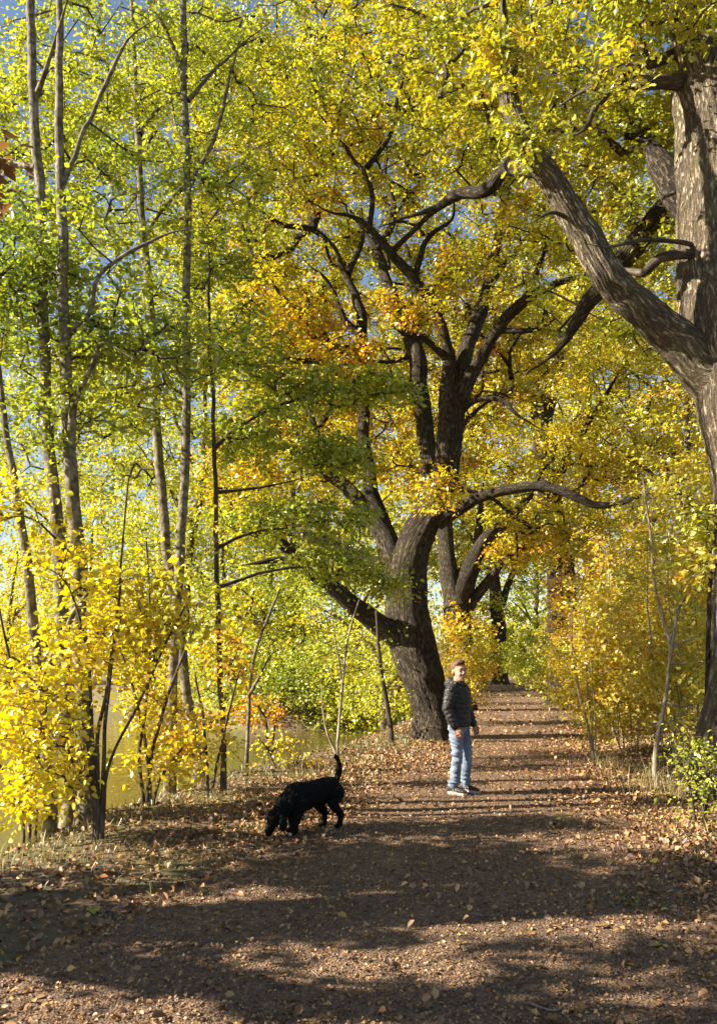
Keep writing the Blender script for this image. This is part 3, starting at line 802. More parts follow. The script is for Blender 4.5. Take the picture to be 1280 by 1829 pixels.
slender('tallest straight pale trunk with a bright sunlit edge over the yellow shrubs',
        [(148, 1250, 7.9, 42), (142, 1050, 7.9, 38), (132, 900, 7.9, 34), (120, 720, 7.9, 30), (116, 600, 7.9, 27), (113, 450, 7.9, 25), (108, 300, 7.9, 22), (106, 150, 7.9, 19), (106, 0, 7.9, 16), (104, -350, 7.9, 7)],
        (152, 7.9, 46), [(180, 450, 8.1, 1.0, .9, .45, 60), (250, 620, 8.3, 1.0, .8, .5, 60), (120, 760, 8.2, .8, .7, .4, 30), (240, 300, 8.8, .9, .9, .6, 26), (330, 400, 8.2, .7, .5, .3, 24), (170, 100, 9.2, 1, 1, 1, 20)], 'green', 0.55, 260,
        limbs=[[(125, 800, 7.9, 16), (135, 720, 7.8, 13), (165, 650, 7.7, 10), (185, 610, 7.6, 8), (240, 640, 7.5, 5)], [(110, 610, 7.9, 10), (160, 560, 7.8, 9), (175, 500, 7.7, 8), (230, 455, 7.7, 7), (330, 410, 7.8, 5), (400, 405, 7.9, 3)],
               [(112, 330, 7.9, 9), (150, 240, 7.9, 8), (200, 120, 7.9, 7), (240, 60, 7.9, 5), (330, 10, 7.9, 3)]], size=0.066)
slender('slanting trunk that leaves the frame at the left edge above the water',
        [(80, 1300, 7.6, 26), (66, 1180, 7.6, 26), (52, 1050, 7.6, 24), (36, 920, 7.6, 20), (16, 800, 7.6, 16), (0, 680, 7.6, 13), (-20, 500, 7.7, 9)],
        (86, 7.6, 30), [(20, 780, 7.4, .5, .5, .35, 22), (30, 480, 7.9, .7, .6, .5, 36), (-60, 620, 7.4, .8, .7, .6, 20), (10, 560, 8.2, .6, .6, .5, 26), (-10, 380, 8.4, .6, .6, .6, 24)], 'green', 0.42, 110,
        limbs=[[(76, 1210, 7.6, 14), (105, 1150, 7.5, 12), (140, 1080, 7.5, 9), (200, 1010, 7.5, 6)]])
slender('dark slender trunk bending left as it rises, fourth of the bank',
        [(340, 1280, 10.8, 24), (322, 1150, 10.8, 24), (300, 1000, 10.8, 23), (285, 850, 10.8, 23), (276, 680, 10.8, 22), (266, 520, 10.8, 21), (254, 380, 10.8, 17), (246, 220, 10.8, 14), (238, 60, 10.8, 12), (234, -100, 10.8, 9)],
        (354, 10.8, 28), [(230, 200, 11.6, 1.4, 1.3, 1.3, 56), (380, 120, 12, 1.4, 1.3, 1.2, 56), (300, 560, 11.4, 1.0, .9, 1.0, 40), (150, 380, 11.8, 1.2, 1, 1, 40), (240, -60, 11.6, 1.4, 1.2, .9, 30), (160, 180, 12.5, 1.6, 1.2, 1.4, 50), (130, 640, 11.6, 1.3, .9, 1.0, 44), (40, 760, 11.4, 1.2, .8, .8, 30), (200, 820, 11.8, 1.2, .8, .8, 34), (330, 330, 12.4, 1.4, 1.2, 1.2, 50)], 'lime', 0.32, 0,
        limbs=[[(250, 240, 10.8, 9), (290, 190, 11, 7), (350, 150, 11.2, 6), (430, 70, 11.4, 3)], [(244, 180, 10.8, 8), (200, 160, 11, 6), (140, 110, 11.2, 4)]])
slender('straight slender trunk right of the others, white where the sun hits it',
        [(306, 1280, 9.6, 24), (313, 1130, 9.6, 24), (322, 980, 9.6, 24), (330, 850, 9.6, 22), (334, 650, 9.6, 20), (334, 450, 9.6, 19), (332, 280, 9.6, 18), (329, 130, 9.6, 17), (327, -20, 9.6, 15), (325, -300, 9.6, 8)],
        (304, 9.6, 28), [(420, 350, 10.2, 1.0, .9, .8, 44), (330, 150, 10.4, 1.1, 1.0, 1.0, 40), (460, 180, 10.8, 1.0, 1.0, .8, 36), (420, 20, 10.6, 1.2, 1, .8, 34), (230, 700, 10.2, .9, .7, .6, 34)], 'lime', 0.22, 120,
        limbs=[[(334, 340, 9.6, 9), (380, 250, 9.6, 7), (420, 110, 9.7, 5), (440, 30, 9.8, 3)], [(331, 140, 9.6, 9), (300, 60, 9.5, 7), (268, 0, 9.4, 5)], [(336, 180, 9.6, 8), (390, 120, 9.7, 6), (480, 40, 9.8, 4)], [(336, 330, 9.6, 8), (300, 360, 9.8, 7), (240, 450, 10, 5)]])
slender('thin dark pole of a young tree carrying wide green sprays before the leaning oak',
        [(397, 1280, 9.7, 13), (392, 1150, 9.7, 13), (386, 1000, 9.7, 12), (384, 850, 9.7, 11), (380, 740, 9.7, 10), (376, 600, 9.7, 8), (372, 450, 9.7, 5)],
        (399, 9.7, 15), [(560, 690, 10.4, 1.15, .8, .30, 64), (470, 780, 10.2, 1.0, .8, .34, 50), (610, 820, 10.6, .8, .6, .28, 34), (520, 930, 10.4, 1.0, .7, .3, 50), (600, 1010, 10.8, .8, .6, .25, 36), (700, 1050, 11.0, .35, .3, .1, 9), (420, 600, 10.0, .8, .7, .5, 34), (690, 700, 10.8, .5, .4, .2, 14), (390, 480, 10.2, .7, .7, .4, 26)],
        'green', 0.55, 240,
        limbs=[[(384, 800, 9.7, 7), (430, 760, 9.9, 6), (520, 715, 10.2, 5), (640, 690, 10.5, 3)], [(384, 880, 9.7, 7), (450, 872, 9.9, 5), (560, 850, 10.2, 3)], [(386, 980, 9.7, 7), (450, 950, 10, 5), (560, 940, 10.4, 3)], [(388, 1050, 9.7, 6), (480, 1020, 10.1, 5), (600, 1015, 10.6, 3), (720, 1045, 11, 2)]],
        mat=M_STEM, size=0.07, n=46, flat=0.35)
slender('crooked grey sapling on the bank left of the twin pale stems',
        [(440, 1330, 10.6, 9), (446, 1240, 10.6, 9), (458, 1160, 10.6, 8), (480, 1100, 10.6, 7), (500, 1050, 10.6, 5)],
        (440, 10.6, 10), [(500, 1120, 10.9, .6, .5, .4, 14), (420, 1080, 10.9, .5, .5, .4, 14)], 'yellow', 0.25, 50, limbs=[[(446, 1240, 10.6, 6), (470, 1200, 10.6, 5), (500, 1150, 10.7, 3)]], n=30)
slender('thin dark sapling right at the foot of the leaning oak',
        [(692, 1270, 14.4, 12), (683, 1210, 14.4, 11), (676, 1160, 14.4, 9), (672, 1090, 14.4, 6)],
        (698, 14.4, 13), [(660, 1180, 14.8, .6, .5, .5, 16), (690, 1260, 14.9, .4, .4, .4, 10)], 'lime', 0.4, 0, mat=M_STEM, n=34)
slender('pale twin stemmed sapling rising behind the dog',
        [(605, 1300, 11.6, 7), (611, 1230, 11.6, 7), (618, 1160, 11.6, 6), (630, 1110, 11.6, 5), (645, 1060, 11.6, 3)],
        (603, 11.6, 8), [(610, 1180, 11.9, .5, .4, .5, 8)], 'lime', 0.5, 20, limbs=[[(600, 1345, 11.6, 5), (585, 1310, 11.6, 4), (575, 1260, 11.6, 3), (570, 1200, 11.6, 2)], [(612, 1225, 11.6, 4), (600, 1150, 11.6, 3), (590, 1080, 11.6, 2)]], mat=M_PALE, n=22)

# ---------------------------------------------------------------- yellow shrubs on the bank
def shrub(label, px, d, stems, clumps, pal, tmean, near, mat=M_STEM, group='shrubs on the river bank', leaf=T_ROUND, size=0.054, n=46, spread=0.34, tname='round', tvar=0.22, **kw):
    g = gpt(px, d)
    t = Tree('shrub', label, 'shrub', g, group)
    for (p0, sp) in stems:
        t.limb(sp, mat, 'stem', 8, 0.07, None, 0.02, ground=(p0, d, sp[0][3]), flare=False)
    if clumps and len(clumps[0]) == 7: t.clumps(*clumps)
    t.grow(leaf, pal, size, n, spread, mat, tmean, tvar, near=near, rmin=0.0026, tname=tname, **kw)
    return t
shrub('yellow shrub with a tight bundle of dark stems at the edge of the verge', 172, 7.0,
      [(166, [(164, 1420, 7.0, 7), (160, 1340, 7.0, 7), (146, 1290, 7.0, 6), (105, 1258, 7.0, 5), (40, 1200, 6.9, 3)]), (170, [(168, 1400, 7.0, 8), (166, 1300, 7.0, 7), (158, 1180, 7.0, 6), (130, 1060, 7.0, 4)]),
       (174, [(175, 1400, 7.0, 8), (176, 1320, 7.0, 7), (190, 1240, 7.0, 6), (205, 1130, 7.0, 5), (218, 990, 7.0, 4), (232, 850, 7.0, 3)]), (180, [(184, 1400, 7.0, 8), (188, 1330, 7.0, 7), (196, 1220, 7.0, 6), (215, 1100, 7.0, 5)]),
       (183, [(188, 1400, 7.0, 6), (205, 1340, 7.0, 5), (248, 1260, 7.0, 5), (290, 1160, 7.0, 4), (330, 1080, 7.0, 3)])],
      [(110, 1180, 7.0, .5, .4, .35, 20), (230, 1120, 7.0, .45, .4, .45, 20), (150, 1010, 7.1, .6, .4, .35, 16), (60, 1290, 6.8, .4, .35, .28, 15), (300, 1090, 7.1, .4, .35, .35, 12), (60, 900, 7.2, .5, .4, .2, 14), (240, 900, 7.2, .4, .4, .3, 14), (110, 1380, 6.9, .3, .3, .2, 12)], 'yellow', 0.38, 290, size=0.054)
shrub('yellow shrub over the water at the lower left edge', 60, 7.9,
      [(50, [(48, 1400, 7.9, 6), (40, 1300, 7.9, 6), (20, 1180, 7.9, 5), (-10, 1040, 7.9, 3)]), (60, [(64, 1400, 7.9, 6), (80, 1280, 7.9, 5), (85, 1150, 7.9, 4)]), (40, [(30, 1420, 7.9, 5), (-10, 1350, 7.9, 4)])],
      [(20, 1150, 7.9, .5, .5, .5, 22), (30, 1330, 7.8, .45, .4, .35, 15), (10, 1000, 8.0, .5, .5, .4, 16), (50, 1450, 7.5, .3, .3, .15, 10), (90, 1100, 8.1, .4, .4, .4, 16)], 'yellow', 0.36, 200)
shrub('broad yellow shrub in the middle of the bank, lit from behind', 265, 8.6,
      [(255, [(250, 1350, 8.6, 7), (262, 1250, 8.6, 6), (270, 1120, 8.6, 5), (262, 960, 8.6, 3)]), (262, [(272, 1350, 8.6, 7), (300, 1240, 8.6, 6), (350, 1120, 8.6, 4)]), (268, [(262, 1330, 8.6, 6), (238, 1230, 8.6, 5), (205, 1120, 8.6, 3)]), (275, [(290, 1380, 8.6, 5), (330, 1330, 8.6, 4)])],
      [(290, 1060, 8.7, .8, .5, .5, 34), (360, 1130, 8.8, .5, .5, .45, 22), (290, 1250, 8.5, .55, .4, .4, 18), (240, 970, 8.8, .6, .5, .4, 26), (400, 1010, 9.0, .5, .4, .35, 22), (330, 1350, 8.5, .5, .4, .2, 16), (200, 880, 9, .7, .5, .3, 18), (350, 930, 9.2, .6, .5, .35, 18)], 'yellow', 0.45, 260)
shrub('yellow and orange leaved bush beside the dark pole tree', 375, 9.3,
      [(372, [(368, 1350, 9.3, 6), (360, 1270, 9.3, 5), (350, 1200, 9.3, 3)]), (380, [(390, 1350, 9.3, 5), (410, 1270, 9.3, 4), (430, 1190, 9.3, 3)])],
      [(370, 1300, 9.2, .35, .35, .25, 20), (420, 1180, 9.5, .45, .4, .4, 26), (330, 1330, 9.2, .3, .3, .2, 14)], 'yellow', 0.62, 150, tvar=0.35)
shrub('small coral tinted bush overhanging the water beyond the dog', 480, 19,
      [(478, [(476, 1300, 19, 5), (460, 1260, 19, 4)]), (484, [(490, 1300, 19, 4), (505, 1255, 19, 3)])],
      [(470, 1270, 19, .7, .5, .45, 16)], 'right', 0.85, 0, size=0.075, tvar=0.35)
shrub('low golden bush of thin twigs hanging over the river', 505, 11.2,
      [(500, [(498, 1380, 11.2, 3), (480, 1340, 11.2, 3), (455, 1310, 11.2, 2)]), (510, [(520, 1380, 11.2, 3), (535, 1340, 11.2, 2)])],
      [(480, 1330, 11.3, .35, .3, .18, 9), (530, 1360, 11.3, .3, .3, .12, 7)], 'yellow', 0.45, 40, n=20)

# ---------------------------------------------------------------- shrubs and saplings right of the path
GR = 'shrubs right of the path'
def rshrub(label, px, d, h, w, n, pal, tmean, near=0, size=0.075, top=None, nstem=6, pale=True):
    g = gpt(px, d)
    t = Tree('shrub', label, 'shrub', g, GR)
    for i in range(nstem):
        a = rng.uniform(0, 6.28); lean = rng.uniform(0.1, 0.5) * w
        e = g + np.array([math.cos(a) * lean, math.sin(a) * lean * 0.7, h * rng.uniform(0.7, 1.0)])
        b = g + np.array([math.cos(a) * 0.12, math.sin(a) * 0.12, -0.1])
        m = (b + e) / 2 + np.array([math.cos(a) * lean * 0.2, 0, 0.1]) + rng.normal(size=3) * 0.05
        r = rng.uniform(0.008, 0.016)
        t.limb([[*b, r], [*m, r * 0.8], [*e, r * 0.35]], M_PALE if pale else M_STEM, 'stem', 7, 0.1, None, 0.03, world=True)
    t.clumps_w((g[0], g[1], g[2] + h * 0.54, w * 1.08, w * 0.8, h * 0.48, int(n * 1.3)))
    t.grow(T_OVATE if d < 12 else T_RHOMB, pal, size * .95, 50, 0.34, M_PALE if pale else M_STEM, tmean, 0.25, near=near, rmin=0.003, tname='ovate')
    return t
rshrub('tall thin golden shrub beside the furrowed oak trunk', 1225, 10.8, 3.2, .75, 56, 'right', .38, 150)
rshrub('orange tinted shrub arching above the middle of the right verge', 1110, 14.5, 3.9, 1.0, 90, 'right', .55, 0)
rshrub('low spreading yellow shrub at the foot of the right hedge row', 1120, 13, 2.0, .9, 70, 'right', .35, 80)
rshrub('dense yellow shrub behind the bare pale sapling', 1190, 13.6, 3.4, 1.1, 90, 'right', .42, 0)
rshrub('rusty beech like shrub in front of the dark trunk', 1060, 19, 4.6, 1.2, 90, 'right', .66, 0, 0.085)
rshrub('bright green yellow shrub where the path narrows', 1010, 23.5, 2.2, 1.2, 80, 'lime', .4, 0, 0.09)
rshrub('lime green shrub at the far end of the right verge', 965, 32, 2.6, 1.5, 80, 'lime', .35, 0, 0.11)
rshrub('pale yellow shrub closing the end of the path', 935, 46, 3.6, 2.0, 90, 'lime', .55, 0, 0.14)
rshrub('tall yellow shrub rising behind the hedge row at the right edge', 1270, 15, 5.2, 1.5, 120, 'right', .3, 0, 0.09)
rshrub('olive shrub deep in the right hedge row', 1160, 18, 4.4, 1.6, 120, 'right', .25, 0, 0.09)
rshrub('tangled golden shrub at the back of the right hedge row', 1240, 21, 5.0, 1.8, 120, 'right', .45, 0, 0.1)
rshrub('golden shrub filling the hedge row between the bare sapling and the path', 1075, 12.4, 2.6, .8, 60, 'right', .45, 60)
rshrub('tall golden shrub above the bare pale sapling', 1215, 12.2, 4.2, 1.0, 80, 'right', .4, 60)
rshrub('small green shrub growing at the mossy foot of the furrowed oak', 1268, 7.6, 0.75, .2, 11, 'lime', .2, 70, 0.045, nstem=4, pale=False)
rshrub('yellow shrub on the far left of the path end behind the person', 850, 36, 2.6, 1.5, 70, 'lime', .55, 0, 0.12)
rshrub('golden shrub directly behind the person between the two oaks', 815, 18.5, 2.1, .8, 50, 'right', .5, 0, 0.08)

t = Tree('sapling', 'bare pale sapling with forked stems in front of the right shrubs', 'sapling', gpt(1172, 9.8), 'saplings by the path')
t.limb([(1178, 1330, 9.8, 7), (1190, 1230, 9.8, 7), (1196, 1150, 9.8, 7), (1182, 1100, 9.8, 6), (1168, 1040, 9.8, 5), (1160, 950, 9.8, 4), (1146, 850, 9.8, 3)], M_PALE, 'trunk', 10, 0.08, None, 0.01, ground=(1172, 9.8, 10))
t.limb([(1196, 1170, 9.8, 7), (1205, 1120, 9.8, 6), (1218, 1075, 9.8, 5), (1250, 1045, 9.8, 3)], M_PALE, 'limb', 8, 0.06, None, 0.02)
t.limb([(1200, 1155, 9.8, 4), (1235, 1140, 9.7, 4), (1255, 1120, 9.7, 3)], M_PALE, 'limb', 8, 0.06, None, 0.02)
t.limb([(1190, 1255, 9.8, 4), (1215, 1262, 9.7, 4), (1258, 1255, 9.6, 3)], M_PALE, 'limb', 8, 0.06, None, 0.02)
t.limb([(1194, 1185, 9.8, 4), (1225, 1184, 9.7, 3), (1260, 1170, 9.6, 2)], M_PALE, 'limb', 8, 0.06, None, 0.02)
t.clumps((1180, 1000, 9.9, .4, .4, .5, 10), (1150, 900, 10, .3, .3, .3, 5))
t.grow(T_OVATE, 'right', 0.065, 16, 0.25, M_PALE, 0.3, 0.25, near=60, rmin=0.0025)
t = Tree('sapling', 'straight young grey trunk close beside the furrowed oak', 'sapling', gpt(1264, 9.4), 'saplings by the path')
t.limb([(1262, 1250, 9.4, 12), (1266, 1100, 9.4, 11), (1272, 950, 9.4, 10), (1276, 800, 9.4, 7)], M_OAK, 'trunk', 12, 0.08, None, 0.01, ground=(1258, 9.4, 14))
t.clumps((1275, 900, 9.6, .3, .3, .4, 8))
t.grow(T_OVATE, 'right', 0.07, 24, 0.25, M_PALE, 0.35, 0.25, near=30, rmin=0.003)

# ---------------------------------------------------------------- trees on the far bank and behind the right hedge row
def bgtree(label, px, d, h, w, n, pal, tmean, size, group, zb=0.15, mat=M_STEM, rt=0.16, lean=0.0):
    g = gpt(px, d)
    t = Tree('bank_tree' if group.startswith('trees on the far') else 'woodland_tree', label, 'tree', g, group)
    top = g + np.array([lean, 0, h * 0.85])
    t.limb([[g[0], g[1], g[2] - .2, rt * 1.3], [*(g + (0, 0, h * .25)), rt], [*(g * .5 + top * .5 + rng.normal(size=3) * .25), rt * .7], [*top, rt * .25]], mat, 'trunk', 12, 0.3, None, 0.06, world=True)
    for i in range(5):
        a = rng.uniform(0, 6.28); f = rng.uniform(.2, .6)
        b = g + (top - g) * f
        e = b + np.array([math.cos(a) * w * .7, math.sin(a) * w * .7, h * rng.uniform(.1, .3)])
        t.limb([[*b, rt * .5], [*((b + e) / 2 + (0, 0, .2)), rt * .35], [*e, rt * .12]], mat, 'limb', 8, 0.25, None, 0.06, world=True)
    zc = h * (1 + zb) / 2
    t.clumps_w((g[0] + lean * .6, g[1], g[2] + zc, w, w * .8, h * (1 - zb) / 2, n))
    t.grow(T_RHOMB if d > 20 else T_OVATE, pal, size * .92, 60, 0.55 + d * 0.008, mat, tmean, 0.25, sides=4 if d < 22 else 3, rmin=0.008)
    return t
GB = 'trees on the far bank of the river'
bgtree('golden tree on the far bank at the left edge of the picture', 10, 47, 11, 4.5, 150, 'yellow', .35, .18, GB)
bgtree('yellow green tree on the far bank behind the pair of grey trunks', 150, 43, 10, 4.2, 150, 'lime', .6, .18, GB)
bgtree('tall lime tree on the far bank behind the bending slender trunk', 270, 38, 13, 4.4, 190, 'lime', .45, .17, GB)
bgtree('green tree at the water behind the thin dark pole', 390, 35, 9, 3.4, 150, 'lime', .3, .16, GB, zb=.02)
bgtree('low green willow like tree dipping to the water behind the dog', 520, 33.5, 6.5, 3.0, 150, 'green', .55, .15, GB, zb=-.02)
bgtree('leafy green tree on the bank between the sapling and the leaning oak', 640, 31, 7.5, 2.8, 150, 'lime', .28, .14, GB, zb=-.02)
bgtree('tall tree rising behind the low green willow', 470, 42, 15, 5, 220, 'oak_gold', .45, .2, GB)
bgtree('small yellow tree by the water left of the leaning oak', 690, 25, 4.6, 1.8, 90, 'lime', .5, .12, GB, zb=0.0)
bgtree('very tall lime tree on the far bank behind the straight slender trunk', 330, 36, 24, 5.0, 260, 'lime', .4, .19, GB, zb=.25)
bgtree('very tall golden tree on the far bank left of the leaning oak crown', 520, 37, 25, 5.0, 260, 'oak_gold', .42, .19, GB, zb=.3)
bgtree('tall pale tree on the far bank behind the two grey trunks', 110, 44, 20, 5.5, 220, 'lime', .5, .2, GB, zb=.2)
bgtree('low golden thicket like tree at the water on the far left bank', 230, 39.5, 5.0, 3.2, 130, 'yellow', .4, .17, GB, zb=-.02)
bgtree('low yellow bush like tree on the far bank behind the leftmost stems', 60, 45, 5.5, 3.8, 130, 'yellow', .35, .18, GB, zb=-.02)
bgtree('low leafy tree at the water behind the crooked sapling', 440, 32.5, 4.6, 2.4, 130, 'lime', .35, .14, GB, zb=-.02)
bgtree('low green bush dipping into the water left of the coral bush', 400, 29.6, 2.6, 1.7, 80, 'lime', .3, .12, GB, zb=-.1, rt=.05)
bgtree('low green bush dipping into the water above the dog', 500, 28.4, 2.4, 1.7, 80, 'green', .5, .12, GB, zb=-.1, rt=.05)
bgtree('low lime bush at the water behind the pale twin stems', 590, 28.2, 2.8, 1.7, 80, 'lime', .25, .12, GB, zb=-.1, rt=.05)
bgtree('low leafy bush at the water under the leaning oak', 670, 27.6, 2.8, 1.7, 80, 'lime', .4, .12, GB, zb=-.1, rt=.05)
bgtree('low golden bush at the water far behind the broad yellow shrub', 290, 34.5, 3.0, 2.2, 80, 'yellow', .3, .14, GB, zb=-.1, rt=.05)
GW = 'trees behind the right hedge row'
bgtree('tall yellow green tree behind the right hedge row', 1150, 30, 17, 5.5, 240, 'oak_gold', .38, .17, GW)
bgtree('golden tree at the right edge beyond the hedge row', 1270, 24, 13, 4.5, 220, 'oak_gold', .42, .15, GW)
bgtree('green tree closing the view above the end of the path', 960, 56, 16, 6.5, 220, 'lime', .25, .24, GW)
bgtree('tall tree behind the forked oak above the person', 800, 48, 21, 7.5, 280, 'oak_gold', .35, .24, GW)
bgtree('highest tree behind the leaning oak crown', 620, 44, 24, 7.0, 280, 'oak_gold', .3, .24, GW)

# ---------------------------------------------------------------- the oak beside the camera: its shade falls on the near path, its twig tips hang into the top left corner
t = Tree('oak_tree', 'oak off the left edge whose dark twig tips hang into the top left corner', 'tree', np.array([-6.4, 4.2, gz1(-6.4, 4.2)]), 'old oaks along the path')
t.limb([[-6.4, 4.2, -1.9, .42], [-6.4, 4.2, 0.2, .36], [-6.3, 4.2, 3.0, .32], [-6.2, 4.2, 6, .25], [-6.1, 4.2, 9, .12]], M_OAK, 'trunk', 30, 0.1, (0.02, 16), 0.03, world=True)
t.limb([[-6.3, 4.2, 3.0, .2], [-5.0, 4.8, 4.2, .14], [-3.6, 5.2, 5.0, .08], [-2.66, 5.35, 5.38, .03]], M_OAK, 'limb', 12, 0.1, None, 0.05, world=True)
t.limb([[-6.3, 4.2, 2.2, .18], [-5.5, 3.2, 3.0, .13], [-4.8, 2.6, 3.8, .07]], M_OAK, 'limb', 12, 0.1, None, 0.05, world=True)
t.limb([[-6.3, 4.2, 1.8, .16], [-5.6, 5.0, 2.4, .11], [-5.2, 5.6, 2.8, .06]], M_OAK, 'limb', 12, 0.1, None, 0.05, world=True)
t.clumps_w((-5.4, 4.2, 3.3, .8, 1.3, .9, 120), (-5.2, 3.2, 3.8, .9, 1.0, .9, 80), (-5.4, 5.4, 3.2, .7, .8, .9, 90), (-5.4, 4.4, 1.9, .6, 1.3, .5, 60), (-5.7, 4.2, 4.9, 1.2, 1.4, .9, 70), (-5.1, 5.4, 4.4, .6, .7, .6, 40), (-2.78, 5.4, 5.12, .10, .12, .16, 4))
t.grow(T_OAK, 'brown', 0.11, 40, 0.34, M_OAK, 0.3, 0.3, near=12, tname='oak', far_leaf=(T_RHOMB, 4.0))

# ---------------------------------------------------------------- the wood beyond, one far mass of foliage
n = 1700
dd = rng.uniform(60, 92, n); pxs = rng.uniform(-260, 1560, n)
cx = (pxs - 640) / FPX * dd * 1.02
cz = np.where(np.arange(n) % 3 == 0, rng.random(n) * 4 + .3, rng.random(n) ** 1.25 * 17 + 0.3)
cc = np.stack([cx, dd, cz], -1)
per = 22
pos = (cc[:, None] + rng.normal(size=(n, per, 3)) * np.array([1.1, 1.1, .8])).reshape(-1, 3)
pos[:, 2] = np.maximum(pos[:, 2], .1)
ax = rng.normal(size=(len(pos), 3)); nr = rng.normal(size=(len(pos), 3)) * .8 + np.array([0, 0, 1.0])
tn = np.repeat(.4 + .22 * rng.normal(size=n), per) + .15 * rng.normal(size=len(pos))
o = link('far_woodland', leaves_mesh('far_woodland', T_RHOMB, pos, ax, nr, rng.uniform(.35, .6, len(pos)), pick_cols(PAL['oak_gold'], tn), M_LEAF))
tag(o, 'far mass of yellow green woodland beyond the end of the path', 'woodland', kind='stuff')
# ---------------------------------------------------------------- leaf litter, chips, grass (nobody could count these)
def scatter(n, ymin, ymax, power, umin, umax):
    """Spots on the land beside and on the path; u is the distance from the path's middle line. Denser near the camera."""
    y = ymin + (ymax - ymin) * rng.random(n) ** power
    u = rng.uniform(umin, umax, n)
    return path_c(y) + u, y, u

def on_land(x, y):
    return ground_z(x, y) > WATER_Z + 0.05

def lay(name, label, T, x, y, size, col, mat, tilt=0.35, lift=0.006):
    z = surf_z(x, y)
    e = 0.05
    nx = -(surf_z(x + e, y) - surf_z(x - e, y)) / (2 * e)
    ny = -(surf_z(x, y + e) - surf_z(x, y - e)) / (2 * e)
    nr = norm(np.stack([nx, ny, 1 + 0 * nx], -1)) + rng.normal(size=(len(x), 3)) * tilt
    a = rng.uniform(0, 2 * math.pi, len(x))
    ax = np.stack([np.cos(a), np.sin(a), 0 * a], -1)
    ax = ax - (ax * nr).sum(-1, keepdims=True) * nr / (nr * nr).sum(-1, keepdims=True)
    pos = np.stack([x, y, z + lift + size * 0.08], -1)
    o = link(name, leaves_mesh(name, T, pos, ax, nr, size, col, mat))
    tag(o, label, 'litter', kind='stuff')
    Tree.total += len(x) * sum(len(f) - 2 for f in T[1])
    return o

T_CURL4 = leaf_template([(0.28, 0.3), (0.30, 0.66)], 0.26, -0.22)
LIT = [(0.10, 0.05, 0.025), (0.19, 0.10, 0.045), (0.30, 0.17, 0.07), (0.42, 0.25, 0.09), (0.50, 0.31, 0.10), (0.46, 0.21, 0.06)]
def litcol(n, m, v):
    return pick_cols(LIT, m + v * rng.normal(size=n)) * rng.uniform(0.75, 1.2, (n, 1))

# verges: dense fallen leaves
x, y, u = scatter(95000, 3.0, 34, 1.7, -4.2, 4.6)
s_ = x - bank_edge(y)
w_ = path_w(y)
pn = fbm(np.stack([x * 0.9, y * 0.9, 0 * x], -1), 71, 3)
dens = np.where(np.abs(u) > w_ - 0.1, 0.85 + 0.3 * pn, 0.10 + 0.16 * sstep(0.5, 1.0, np.abs(u) / w_) + 0.14 * pn)
k = (rng.random(len(x)) < dens) & (s_ > -1.6) & on_land(x, y)
x, y = x[k], y[k]
lay('leaf_litter', 'brown and golden fallen leaves strewn along both verges', T_CURL4, x, y, (0.012 + 0.036 * rng.random(len(x)) ** 1.6) * (1 + y * 0.03), litcol(len(x), .38, .28), M_LITTER, 0.5)
# far verge and path: larger, fewer
x, y, u = scatter(16000, 16, 60, 1.0, -3.0, 3.4)
k = on_land(x, y) & (rng.random(len(x)) < np.where(np.abs(u) > path_w(y), 0.9, 0.3))
x, y = x[k], y[k]
lay('far_leaf_litter', 'fallen leaves covering the far part of the path', T_CHIP, x, y, rng.uniform(0.035, 0.085, len(x)), litcol(len(x), .45, .25), M_LITTER, 0.35)
# drifts gathered along the edges of the path
y = 3.2 + 15 * rng.random(52000) ** 1.5
sd = np.where(rng.random(len(y)) < .55, 1, -1)
x = path_c(y) + sd * (path_w(y) + 0.35 + rng.normal(size=len(y)) * 0.55)
pn = fbm(np.stack([x * 1.3, y * 1.3, 0 * x], -1), 55, 3)
k = (pn > -0.2 + 0.45 * rng.normal(size=len(y))) & (rng.random(len(y)) < np.where(sd < 0, sstep(4.5, 8.5, y) * .8 + .12, 1.0)) & on_land(x, y) & (x - bank_edge(y) > -1.0)
x, y = x[k], y[k]
lay('leaf_drift', 'drifts of dry tan leaves gathered along the path edges', T_CHIP, x, y, (0.014 + 0.032 * rng.random(len(x)) ** 1.5) * (1 + y * .035), litcol(len(x), .44, .28), M_LITTER, 0.6)
# the trodden path: crumbled leaf bits and grit
x, y, u = scatter(50000, 3.2, 15, 1.9, -2.0, 2.0)
lay('leaf_crumbs', 'crumbled brown leaf bits trodden into the path', T_CHIP, x, y, rng.uniform(0.008, 0.024, len(x)) * (0.8 + y * 0.05), litcol(len(x), .36, .26), M_LITTER, 0.5, 0.002)

